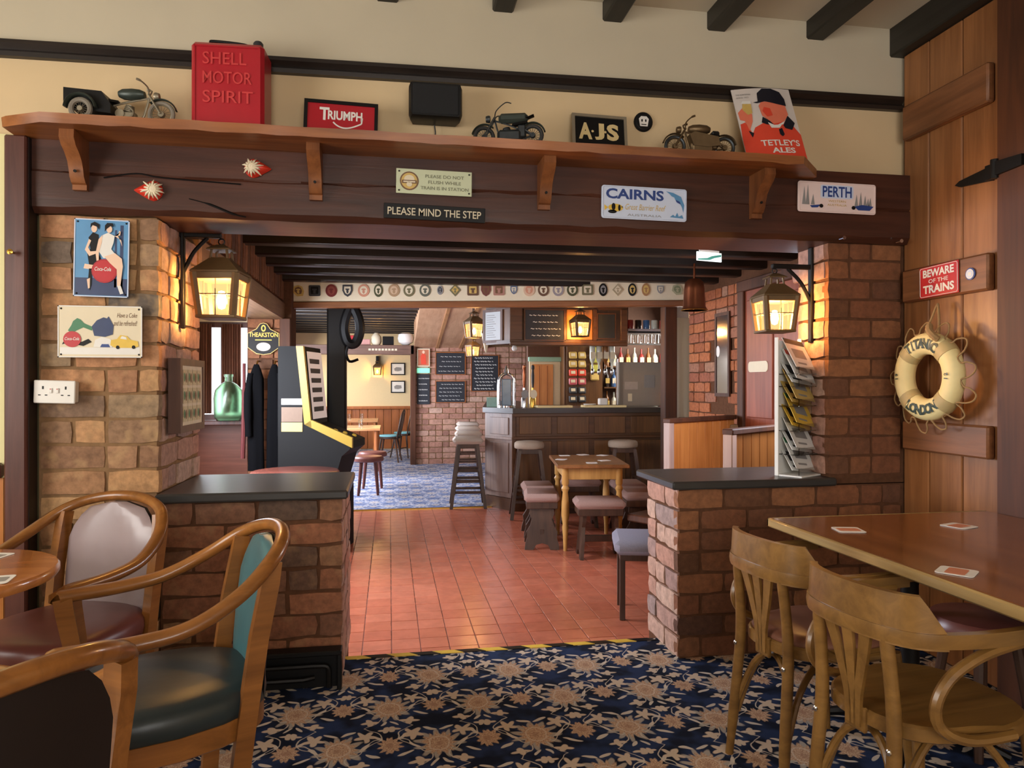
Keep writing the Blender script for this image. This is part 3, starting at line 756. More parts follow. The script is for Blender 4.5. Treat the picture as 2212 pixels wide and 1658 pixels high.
# far brick wall with chalkboards and the opening to the far room
fw = struct(MB().box(0.44, 12.515, -0.12, 4.2, 12.75, 2.45).build('wall_far', M_mortar, smooth=False))
M_bf = ramp_random('far_brick', [sr(150,108,92), sr(176,128,108), sr(188,146,124), sr(166,116,98), sr(196,162,142)], 0.75, 0.25, 20, 0.3)
bricks(fw, (0.44, 12.515, -0.12), 0, 1.95, 2.05, 2.05/21, 0.235, M_bf, 31, 0.010, rough=0.6)
struct(MB().box(0.36, 12.42, -0.12, 0.45, 12.70, 1.93, 0.006).build('door_jamb', M_frame))
hb = struct(MB().box(-2.6, 12.42, 1.775, 0.42, 12.70, 1.935, 0.008).build('header_beam', wood('header_oak', sr(96,70,58), sr(140,108,92), 'x', 0.5)))
for q in range(9): MB().box(-0.35+q*0.055, 12.416, 1.84, -0.35+q*0.055+0.04, 12.421, 1.872).build('lettering', M_cream, hb)
struct(MB().box(-2.75, 7.0, -0.12, -2.6, 16.0, 2.45).build('wall_far_left', M_plaster, smooth=False))
wr = struct(MB().box(-2.6, 15.5, -0.12, 4.0, 15.65, 2.45).build('wall_far_room', plain('warm_cream_wall', sr(226, 202, 158), 0.8, var=0.04), smooth=False))
mb = MB(); mb.box(-2.6, 15.42, 0.74, 4.0, 15.5, 0.80, 0.01)
mb.build('dado_rail', M_dado, wr)
for q in range(14): MB().box(-1.6+q*0.165, 15.475, -0.10, -1.6+q*0.165+0.158, 15.5, 0.74, 0.008).build('dado_board', M_dado, wr)
struct(MB().box(4.0, 9.7, -0.12, 4.2, 12.6, 2.45).build('wall_bar_side', M_plaster, smooth=False))
mb = MB(); mb.box(1.88, 9.7, -0.12, 4.3, 9.8, 2.45)
bw = struct(mb.build('wall_bar_back', plain('bar_back_wall', sr(96, 66, 50), 0.7, var=0.2), smooth=False))
struct(MB().box(3.95, 7.0, -0.12, 4.3, 9.8, 2.45).build('wall_bar_right', plain('bar_side_wall', sr(120, 100, 84), 0.7), smooth=False))
# boxed stair soffit sloping down to the far brick wall
mb = MB(); mb.prism([(9.4, 2.44), (12.5, 1.90), (12.5, 2.44)], 0.42, 1.62, 'x')
ss = struct(mb.build('stair_soffit', wood('soffit_boards', sr(176, 130, 96), sr(214, 172, 136), 'y', 0.45, 0.6), smooth=False))
for q in range(3): MB().obox((0.82+0.4*q, 10.95, 2.165), (0.05, 3.13, 0.02), (R(-9.9), 0, 0)).build('batten', wood('soffit_batten', sr(150,104,64), sr(190,140,92), 'y'), ss)
# ------------------------------------------------------------------ tin signs on the left brick pillar
def plate(name, label, loc, w, h, mat, rz=0.0, tilt=0.0, cat='sign', thick=0.004, rim=None, nails=True):
    t = thing(name, label, cat, loc, rot=(0, tilt, rz))
    MB().box(0, 0, 0, w, thick, h, 0.0015).build('plate', mat, t)
    if rim:
        mb = MB(); e = 0.004
        for a in ((0,-.002,0,w,.001,e),(0,-.002,h-e,w,.001,h),(0,-.002,0,e,.001,h),(w-e,-.002,0,w,.001,h)): mb.box(*a)
        mb.build('rim', rim, t)
    if nails:
        mb = MB()
        for x in (0.012, w-0.012):
            for z in (0.012, h-0.012): mb.lathe([(0.004, 0), (0.003, 0.003), (0, 0.0035)], 8, Matrix.Translation((x, -0.0005, z)) @ Matrix.Rotation(R(90), 4, 'X'))
        mb.build('nail', M_iron, t)
    return t
# upper sign: two women at a round red sign
t = plate('tin_sign', 'tall blue tin sign with two women and a red disc on left brick pillar', (-1.240, 3.108, 1.620), 0.204, 0.310, M_blue, rim=M_lilac, tilt=R(1))
mb = MB(); A = lambda pts, mi, l: mb.fpoly([(x*0.204, z*0.31) for x, z in pts], mi, l)
mb.frect(0.006, 0.006, 0.198, 0.075, 1, 1)
mb.frect(0.17, 0.02, 0.182, 0.29, 1, 1); mb.frect(0.15, 0.04, 0.158, 0.27, 1, 1)
A([(.28,.40),(.24,.56),(.30,.62),(.42,.60),(.50,.48),(.42,.38)], 2, 2)                  # dark skirt of the sitting figure
A([(.30,.60),(.26,.76),(.34,.83),(.44,.80),(.46,.60)], 2, 3)                          # black top
A([(.27,.74),(.20,.60),(.28,.52),(.42,.56),(.42,.59),(.30,.58),(.26,.63),(.31,.72)], 3, 4)     # arm
mb.fdisc(.36*.204, .875*.31, .052*.204, .048*.31, 3, 4)
A([(.29,.88),(.30,.94),(.37,.965),(.46,.93),(.45,.86),(.42,.90),(.33,.92)], 2, 5)
A([(.20,.42),(.18,.36),(.30,.35),(.46,.37),(.44,.40)], 3, 3)
A([(.28,.36),(.26,.15),(.30,.08),(.33,.15),(.34,.36)], 2, 3); A([(.245,.22),(.27,.10),(.30,.11),(.30,.24)], 3, 4)
mb.fdisc(.56*.204, .335*.31, .235*.204, .155*.31, 4, 5); mb.fdisc(.56*.204, .335*.31, .21*.204, .137*.31, 5, 6)
mb.ftext('Coca-Cola', .385*.204, .335*.31, .30*.204, .05*.31, 6, 7, 0.01, 0.25)
A([(.46,.58),(.50,.72),(.53,.80),(.62,.83),(.74,.79),(.72,.70),(.68,.62),(.75,.56),(.66,.50),(.54,.50)], 6, 8)   # white bathing dress
mb.fdisc(.64*.204, .875*.31, .052*.204, .046*.31, 3, 8)
A([(.56,.92),(.60,.955),(.70,.955),(.72,.91),(.66,.915),(.60,.88),(.56,.84)], 2, 9)
A([(.52,.80),(.45,.74),(.40,.56),(.42,.46),(.46,.47),(.46,.57),(.51,.70)], 3, 9)
A([(.74,.79),(.86,.74),(.88,.66),(.80,.80),(.82,.86),(.85,.85),(.84,.80)], 3, 9)
A([(.56,.52),(.75,.57),(.88,.50),(.90,.40),(.86,.14),(.80,.14),(.79,.36),(.66,.44)], 3, 9)
A([(.80,.15),(.87,.15),(.92,.05),(.86,.04)], 6, 10)
mb.build('print', [M_blue, M_dkblue, M_blk, M_skin, M_redcan, M_red, M_white, M_yel], t, smooth=False)
# lower sign
t = plate('tin_sign', 'wide cream tin sign with red disc and yellow car on left brick pillar', (-1.296, 3.108, 1.376), 0.312, 0.206, M_cream, rim=M_paper)
mb = MB(); A = lambda pts, mi, l: mb.fpoly([(x*0.312, z*0.206) for x, z in pts], mi, l)
mb.frect(.008, .012, .304, .040, 6, 1)
A([(.05,.25),(.12,.28),(.30,.22),(.40,.30),(.36,.36),(.28,.30),(.20,.32),(.08,.34)], 2, 2)
A([(.12,.52),(.16,.62),(.18,.70),(.23,.76),(.27,.73),(.31,.66),(.40,.60),(.44,.63),(.40,.52),(.30,.58),(.22,.52),(.16,.46)], 8, 2)
A([(.43,.42),(.40,.60),(.46,.72),(.54,.78),(.58,.76),(.60,.80),(.66,.62),(.65,.45),(.56,.40)], 3, 3)
mb.fdisc(.17*.312, .35*.206, .105*.312, .155*.206, 4, 4); mb.ftext('Coca-Cola', .085*.312, .33*.206, .17*.312, .06*.206, 6, 5, 0.01, 0.25)
A([(.42,.20),(.44,.34),(.52,.40),(.62,.36),(.66,.28),(.64,.20)], 6, 3); A([(.50,.20),(.52,.26),(.60,.26),(.62,.20)], 9, 4)
A([(.62,.24),(.63,.34),(.70,.36),(.74,.44),(.82,.42),(.86,.35),(.95,.32),(.96,.22),(.90,.19),(.68,.19)], 5, 4)
A([(.74,.37),(.76,.42),(.81,.40),(.82,.35)], 6, 5)
mb.fdisc(.71*.312, .20*.206, .022*.312, .035*.206, 2, 5); mb.fdisc(.90*.312, .205*.206, .022*.312, .035*.206, 2, 5)
mb.ftext('Have a Coke', .70*.312, .78*.206, .24*.312, .09*.206, 7, 2, 0.0, 0.25); mb.ftext('and be refreshed!', .66*.312, .62*.206, .28*.312, .10*.206, 7, 2, 0.0, 0.25)
mb.build('print', [M_cream, M_cream, M_blk, M_dkblue, M_red, M_yel, M_white, M_brownpr, M_green, M_navy], t, smooth=False)
# double socket on a surface box
t = thing('double_socket', 'white double wall socket with rocker switches beside the dark post', 'socket', (-1.374, 3.118, 1.196), rot=(0, R(1.5), 0))
MB().box(0.004, -0.028, 0.002, 0.146, 0.012, 0.088, 0.004).build('back_box', M_white, t)
MB().box(0, -0.036, 0, 0.150, -0.028, 0.090, 0.003).build('plate', M_white, t)
mb = MB()
for cx in (0.034, 0.116):
    mb.box(cx-.003, -.0368, .055, cx+.003, -.035, .067)
    for s in (-1, 1): mb.box(cx+s*.012-.0045, -.0368, .030, cx+s*.012+.0045, -.035, .034)
mb.build('pin_hole', M_blk, t, smooth=False)
for cx in (0.063, 0.087): MB().box(cx-.006, -.041, .040, cx+.006, -.034, .060, .002).build('switch', M_grey if False else M_white, t); MB().box(cx-.0025, -.0416, .054, cx+.0025, -.040, .057).build('switch_mark', M_red, t)

# red starburst shells on the lintel
def shell(label, loc, rot, w, h):
    t = thing('ornamental_shell', label, 'ornament', loc, rot=(0, rot, 0), group='red painted ornaments on the oak beam')
    n = 22; pts = []
    for i in range(n):
        a = 2*PI*i/n; x = math.cos(a); rr = 1.0
        X0 = w*(0.62*x + (0.38*x if x < 0 else -0.0)); 
        Z0 = h*math.sin(a)*(1.0 if x > 0 else (1+x*0.72))
        pts.append((X0, Z0))
    vs = [(0.12*w, -0.026, 0)] ; fs = []
    for k, (f, d) in enumerate(((0.55, -0.022), (0.85, -0.012), (1.0, 0.0))):
        vs += [(0.12*w*(1-f)+p[0]*f, d, p[1]*f) for p in pts]
    for i in range(n):
        j = (i+1) % n; fs.append((0, 1+i, 1+j))
        for k in range(2): fs.append((1+k*n+i, 1+(k+1)*n+i, 1+(k+1)*n+j, 1+k*n+j))
    MB().add(vs, [f[::-1] for f in fs]).build('body', plain('vermilion_glaze', sr(206, 52, 34), 0.3, var=0.2, scale=25, coat=0.3), t)
    mb = MB(); cx = 0.14*w
    for i in range(14):
        a = 2*PI*i/14+0.2; L = h*(1.12 if i % 2 else 0.9)
        if math.cos(a) < -0.6: L *= 1.25
        d = Vector((math.cos(a), 0, math.sin(a)))
        mb.tube([Vector((cx, -0.028, 0))+d*h*.3, Vector((cx, -0.025, 0))+d*L*0.6, Vector((cx, -0.012, 0))+d*L*0.86], [0.0055, 0.0045, 0.0015], 5)
    mb.lathe([(h*.42, 0), (h*.36, .006), (h*.15, .009), (0, .008)], 12, Matrix.Translation((cx, -0.024, 0)) @ Matrix.Rotation(R(90), 4, 'X'))
    mb.build('starburst', M_cream, t)
shell('red ornament with pale starburst, lower of the pair, point to the left', (-0.940, 3.086, 2.046), 0, 0.068, 0.042)
shell('red ornament with pale starburst, upper of the pair, point to the right', (-0.545, 3.084, 2.155), PI, 0.066, 0.040)

# signs on the lintel
t = plate('rail_notice', 'pale green notice about flushing with round crest, on the oak beam', (0.028, 3.078, 2.080), 0.322, 0.105, plain('pale_green_enamel', sr(196, 202, 168), 0.35, var=0.05), nails=True, tilt=R(0.6))
mb = MB()
mb.fdisc(.055, .053, .040, .040, 0, 1, 24); mb.fdisc(.055, .053, .034, .034, 1, 2, 24); mb.fdisc(.055, .060, .022, .018, 2, 3); mb.frect(.024, .042, .086, .056, 0, 4); mb.frect(.030, .046, .080, .052, 2, 5)
mb.fdisc(.055, .038, .012, .010, 2, 5)
for i, s in enumerate(('PLEASE DO NOT', 'FLUSH WHILE', 'TRAIN IS IN STATION')):
    w = (0.165, 0.14, 0.205)[i]; mb.ftext(s, .205-w/2, .070-.025*i, w, .014, 3, 2, 0.012)
mb.build('print', [M_brownpr, M_gold, M_cream, plain('olive_print', sr(120, 122, 96), 0.5)], t, smooth=False)
t = plate('step_sign', 'black sign in pale capitals warning of the step, on the oak beam', (-0.024, 3.078, 1.972), 0.432, 0.064, M_blk, nails=False, tilt=R(1.0))
mb = MB(); mb.ftext('PLEASE MIND THE STEP', .016, .016, .398, .032, 0, 2, 0.010); mb.build('lettering', plain('ivory_letters', sr(206, 194, 166), 0.5), t, smooth=False)
# city plates
def rounded(w, h, r, n=4):
    p = []
    for cx, cz, a0 in ((w-r, r, -90), (w-r, h-r, 0), (r, h-r, 90), (r, r, 180)):
        for i in range(n+1): a = R(a0+90*i/n); p.append((cx+r*math.cos(a), cz+r*math.sin(a)))
    return p
def cityplate(name, label, loc, w, h, mat, tilt):
    t = thing(name, label, 'sign', loc, rot=(0, tilt, 0))
    MB().prism(rounded(w, h, .012), 0, 0.005, 'y').build('plate', mat, t)
    mb = MB(); p = [(x, -0.001, z) for x, z in rounded(w-.012, h-.012, .009)]
    mb.tube([(a+.006, y, b+.006) for a, y, b in p], 0.0016, 5, closed=True); mb.build('rim', mat, t)
    return t
t = cityplate('city_plate', 'pale blue city plate with leaping marlin on the oak beam', (0.928, 3.074, 2.008), 0.40, 0.147, M_lilac, R(0.6))
mb = MB(); mb.ftext('CAIRNS', .020, .088, .27, .046, 0, 2, 0.03)
mb.ftext('Great Barrier Reef', .110, .042, .19, .026, 3, 2, 0.0, 0.3); mb.ftext('AUSTRALIA', .12, .014, .16, .010, 5, 2)
mb.fpoly([(.300,.134),(.335,.128),(.372,.112),(.388,.075),(.384,.040),(.378,.062),(.366,.090),(.345,.098),(.340,.108),(.328,.112),(.318,.122)], 1, 2)
mb.fpoly([(.345,.098),(.366,.090),(.378,.062),(.370,.078),(.352,.086)], 0, 3)
mb.fpoly([(.320,.018),(.335,.030),(.345,.022),(.355,.040),(.362,.022),(.378,.030),(.385,.014)], 1, 2)
mb.fdisc(.065, .048, .034, .017, 2, 3); mb.fpoly([(.030,.048),(.012,.060),(.014,.034)], 2, 3); mb.fdisc(.055, .052, .009, .016, 4, 4); mb.fdisc(.082, .048, .006, .014, 4, 4); mb.fdisc(.094,.052,.003,.003,4,5); mb.fdisc(.05,.03,.02,.008,4,3)
mb.build('print', [M_navy, M_blue, M_yel, M_gold, M_blk, M_grey], t, smooth=False)
t = cityplate('city_plate', 'pale pink city plate with yachts and skyline, rightmost on the oak beam', (1.878, 3.074, 2.076), 0.403, 0.143, M_pinkpl, R(0.4))
mb = MB(); mb.fpoly(rounded(.17, .062, .01), 1, 1); mb.v[-len(rounded(.17,.062,.01)):] = [(x+.115, y, z+.068) for x, y, z in mb.v[-len(rounded(.17,.062,.01)):]]
mb.ftext('PERTH', .125, .074, .15, .05, 0, 3, 0.02)
mb.ftext('WESTERN', .155, .050, .09, .010, 3, 2); mb.ftext('AUSTRALIA', .150, .032, .10, .010, 3, 2)
for x, hh in ((.030,.10),(.048,.11),(.075,.06),(.30,.07),(.322,.085),(.345,.065),(.372,.055),(.36,.05)):
    mb.fpoly([(x-.010,.034),(x+.010,.034),(x+.002,.034+hh*.85)], 2, 2)
mb.fpoly([(.06,.030),(.115,.036),(.10,.022),(.07,.020)], 0, 3); mb.fpoly([(.29,.034),(.33,.044),(.39,.038),(.37,.018),(.31,.018)], 0, 3)
mb.fdisc(.118, .030, .010, .009, 4, 4); mb.fdisc(.285, .028, .010, .009, 4, 4)
mb.build('print', [M_navy, M_lilac, M_grey, M_gold, M_blk], t, smooth=False)

# ------------------------------------------------------------------ things on the shelf
ZS = 2.267
# red spirit can
t = thing('spirit_can', 'red enamelled motor spirit can with black carrying handle on the shelf', 'petrol can', (-0.622, 3.035, ZS), rz=R(-3))
W2, D2, H2 = 0.138, 0.075, 0.343
MB().box(-W2, -D2, 0, W2, D2, H2, 0.014).build('body', M_redcan, t)
mb = MB(); mb.box(-W2+.012, -D2-.004, .012, W2-.012, -D2+.002, .018); mb.box(-W2+.012, -D2-.004, H2-.022, W2-.012, -D2+.002, H2-.016); mb.box(-W2+.012, -D2-.004, .012, -W2+.018, -D2+.002, H2-.016); mb.box(W2-.018, -D2-.004, .012, W2-.012, -D2+.002, H2-.016)
mb.build('pressed_border', M_redcan, t)
mb = MB()
for i, (s, w) in enumerate((('SHELL', .165), ('MOTOR', .185), ('SPIRIT', .19))):
    vs, fs = glyphs(s, 0.004, 0.0); xs = [p[0] for p in vs]; zs = [p[1] for p in vs]
    k = w/(max(xs)-min(xs)); z0 = .252-.075*i
    mb.add([(-.092+(p[0]-min(xs))*k, -D2-.0045, z0+(p[1]-min(zs))*.048/(max(zs)-min(zs))) for p in vs], fs)
stuff(mb.build('embossed_lettering', plain('worn_red_letters', sr(196, 58, 58), 0.4), t, smooth=False))
mb = MB(); mb.tube(smooth_path([(-.085, 0, H2-.004), (-.085, 0, H2+.026), (-.07, 0, H2+.034), (.045, 0, H2+.026), (.062, 0, H2+.012), (.064, 0, H2-.004)], 4), 0.006, 8)
mb.build('handle', M_blk, t)
mb = MB().lathe([(.026, 0), (.026, .014), (.020, .018), (.020, .040), (.014, .048), (0, .05)], 14, Matrix.Translation((.098, .01, H2-.004))); mb.build('cap', M_dkgrey, t)

# framed picture leaning
def framed(name, label, loc, w, h, fw, rot, M_fr, M_in, cat='picture', depth=0.018):
    t = thing(name, label, cat, loc, rot=rot)
    mb = MB(); o = [(0,0),(w,0),(w,h),(0,h)]; i_ = [(fw,fw),(w-fw,fw),(w-fw,h-fw),(fw,h-fw)]
    vs = [(x,0,z) for x,z in o]+[(x,depth,z) for x,z in o]+[(x,0,z) for x,z in i_]+[(x,.006,z) for x,z in i_]
    fs = []
    for k in range(4):
        j = (k+1) % 4; fs += [(k,j,8+j,8+k),(8+k,8+j,12+j,12+k),(k,4+k,4+j,j)]
    fs.append((7,6,5,4)); mb.add(vs, fs); mb.build('frame', M_fr, t, ang=20)
    MB().add([(x,.0055,z) for x,z in i_], [(0,1,2,3)]).build('backing', M_in, t, smooth=False)
    return t
t = framed('framed_picture', 'black framed red picture with white motorcycle maker lettering on the shelf', (-0.350, 3.045, ZS), 0.300, 0.186, 0.014, (R(-7), R(1.2), 0), M_blk, M_redcan)
mb = MB(); 
mb.ftext('T', .062, .100, .040, .056, 0, -4, 0.03); mb.ftext('RIUMPH', .096, .104, .140, .040, 0, -4, 0.03)
pts = [(.118+.115*i/12, .094-.018*math.sin(PI*(i/12)**0.8)*1.3) for i in range(13)]
mb.fline(pts, .006, 0, -4); mb.fline([(.233,.094),(.236,.120)], .006, 0, -4)
mb.ftext('MOTORCYCLES', .085, .050, .13, .013, 0, -4, 0.01)
mb.build('print', [M_white], t, smooth=False)
for v in t.children[-1].data.vertices: v.co.y = 0.0048
# speaker
t = thing('wall_speaker', 'small black box speaker on the cream wall under the picture rail', 'speaker', (0.193, 3.10, 2.392))
sec = [(-.105,0),(.105,0),(.112,.018),(.112,.128),(.105,.147),(-.105,.147),(-.112,.128),(-.112,.018)]
mb = MB(); vs = []; fs = []
n = len(sec)
for d, f in ((.055,.88),(-.02,1.0),(-.055,1.0),(-.075,.93)): vs += [(x*f, d, .0735+(z-.0735)*f) for x, z in sec]
for k in range(3):
    for i in range(n): j = (i+1) % n; fs.append((k*n+i, k*n+j, (k+1)*n+j, (k+1)*n+i))
fs += [tuple(range(n-1,-1,-1)), tuple(3*n+i for i in range(n))]
MB().add(vs, [f[::-1] for f in fs]).build('cabinet', M_blk, t, ang=25)
MB().box(-.095, -.079, .012, .095, -.073, .135, .003).build('grille', plain('speaker_cloth', sr(24,24,25), 0.9), t)
MB().tube(smooth_path([(0,.03,.002),(.004,.035,-.04),(-.010,.042,-.085),(-.008,.045,-.124)], 5), 0.0032, 6).build('cable', M_dkgrey, t)
MB().box(-.03, .04, .04, .03, .062, .11).build('wall_bracket', M_blk, t)
# pale framed plaque with curly letters
t = framed('framed_plaque', 'silver framed black plaque with gold motorcycle maker initials on the shelf', (0.800, 3.075, ZS), 0.254, 0.218, 0.013, (R(-10), R(1.0), 0), plain('pewter_frame', sr(150,138,118), 0.4, 0.4), M_blk)
mb = MB()
for s, x, w in (('A', .030, .062), ('J', .104, .044), ('S', .160, .056)): mb.ftext(s, x, .098, w, .080, 0, 1, 0.045)
for x in (.094, .153): mb.fdisc(x, .138, .006, .006, 0, 1, 8)
mb.ftext('MOTORCYCLES', .030, .052, .194, .024, 1, 1, 0.012)
mb.build('print', [plain('cream_gold_letters', sr(214,190,136), 0.4, var=0.1), M_grey], t, smooth=False)
for v in t.children[-1].data.vertices: v.co.y = 0.0045
# round badge
t = thing('wall_badge', 'round black and white crest badge on the cream wall, beside the pewter plaque', 'badge', (1.152, 3.157, 2.475))
MB().lathe([(.045, 0), (.045, .006), (.040, .010), (0, .010)], 26, Matrix.Rotation(R(90), 4, 'X')).build('disc', M_blk, t)
mb = MB(); q = -16
mb.fpoly([(-.024,.012),(-.013,.024),(.013,.024),(.024,.012),(.018,-.022),(-.018,-.022)], 0, 16); mb.fdisc(-.009, .004, .004, .007, 1, 17, 8); mb.fdisc(.009, .004, .004, .007, 1, 17, 8); mb.frect(-.012,-.016,.012,-.012,1,17)
mb.torus((0,-.0102,0), .036, .0014, 'y', 24, 5); mb.build('emblem', [M_white, M_blk], t, smooth=False)
# leaning curved tin sign with red-coated huntsman
t = thing('tin_sign', 'red and white ale sign with a black capped huntsman leaning at the shelf end', 'sign', (1.580, 2.985, ZS), rot=(R(-19), R(-3.5), R(-2)))
w, h = 0.285, 0.388
mb = MB(); 
yv = lambda x: -0.012*math.sin(PI*x/w)
n = 8
vs = [(w*i/n, yv(w*i/n)+d, z) for i in range(n+1) for z in (0, h) for d in (0, .003)]
fs = []
for i in range(n):
    a = i*4; b = a+4; fs += [(a, b, b+2, a+2), (a+1, a+3, b+3, b+1), (a+2, b+2, b+3, a+3), (a, a+1, b+1, b)]
mb.add(vs, fs); mb.build('plate', plain('ivory_enamel', sr(214,204,196), 0.3, var=0.04), t)
mb = MB(); 
def B(pts, mi, l):
    # subdivide so the print follows the curve
    mb.fpoly([(x*w, z*h) for x, z in pts], mi, l)
B([(0,.0),(1,.0),(1,.34),(.90,.46),(.78,.52),(.40,.50),(.24,.44),(.18,.36),(.10,.52),(.02,.50),(.0,.30)], 0, 2)
B([(.14,.40),(.10,.54),(.03,.56),(.02,.66),(.10,.72),(.20,.70),(.24,.62),(.22,.52)], 1, 3)
B([(.10,.70),(.13,.80),(.26,.79),(.25,.64),(.17,.62)], 5, 4); B([(.10,.78),(.13,.82),(.26,.81),(.26,.77)], 3, 5)
B([(.40,.60),(.38,.74),(.44,.80),(.84,.78),(.86,.62),(.76,.52),(.56,.48)], 1, 3); B([(.42,.66),(.46,.72),(.56,.70),(.58,.60),(.48,.58)], 0, 4)
B([(.30,.79),(.38,.80),(.40,.92),(.50,.985),(.66,.985),(.80,.94),(.86,.84),(.86,.74),(.72,.76),(.50,.80),(.36,.775)], 2, 5)
B([(.40,.58),(.36,.50),(.44,.47),(.56,.46),(.50,.52)], 2, 5); B([(.84,.60),(.94,.50),(.86,.40),(.74,.42),(.72,.46)], 2, 5)
B([(.46,.50),(.56,.46),(.72,.47),(.78,.54),(.64,.42),(.50,.42)], 3, 6); B([(.62,.40),(.68,.42),(.70,.33),(.66,.30),(.62,.33)], 2, 6)
B([(.12,.40),(.20,.36),(.16,.30)], 2, 4)
mb.ftext('TETLEY\'S', .27*w, .175*h, .66*w, .085*h, 3, 4, 0.02); mb.ftext('ALES', .42*w, .075*h, .40*w, .075*h, 3, 4, 0.03)
mb.ftext('THE HUNTSMAN', .05*w, .90*h, .24*w, .022*h, 4, 3); mb.ftext('SINCE 1822', .05*w, .86*h, .20*w, .02*h, 4, 3)
o = mb.build('print', [M_orange, M_skinr, plain('ink_blue', sr(22,24,36), 0.4), M_white, M_grey, M_gold], t, smooth=False)
import bmesh
bm = bmesh.new(); bm.from_mesh(o.data)
for i in range(1, n): bmesh.ops.bisect_plane(bm, geom=bm.verts[:]+bm.edges[:]+bm.faces[:], plane_co=(w*i/n, 0, 0), plane_no=(1, 0, 0))
for v in bm.verts: v.co.y += yv(v.co.x)-0.0006
bm.to_mesh(o.data); bm.free()

# model motorcycles, built facing +x then turned
def wheel(name, par, c, Rr, M_t, M_s, wide=0.012, turn=0.0):
    o = MB().torus((0,0,0), Rr-wide*.6, wide*.62, 'y', 22, 8).build(name, M_t, par, c, (0, 0, turn))
    mb = MB(); mb.torus((0,0,0), Rr*.70, .0028, 'y', 20, 5)
    for i in range(8):
        a = PI*i/8; mb.tube([(-Rr*.7*math.cos(a), -.003 if i % 2 else .003, -Rr*.7*math.sin(a)), (Rr*.7*math.cos(a), .003 if i % 2 else -.003, Rr*.7*math.sin(a))], .0009, 4)
    mb.lathe([(Rr*.22,-.009),(Rr*.26,-.004),(Rr*.26,.004),(Rr*.22,.009)], 10, Matrix.Rotation(R(90), 4, 'X'))
    mb.build('spokes', M_s, o); return o
def fender(mb, c, Rr, a0, a1, wd):
    pts = [(c[0]+Rr*math.cos(R(a0+(a1-a0)*i/10)), c[1], c[2]+Rr*math.sin(R(a0+(a1-a0)*i/10))) for i in range(11)]
    mb.sweep(pts, [(-wd,0),(-wd*.7,.003),(wd*.7,.003),(wd,0),(wd*.6,.001),(-wd*.6,.001)], up=(0,1,0.001)) if False else mb.tube(pts, wd, 8, flat=.30, up=None)
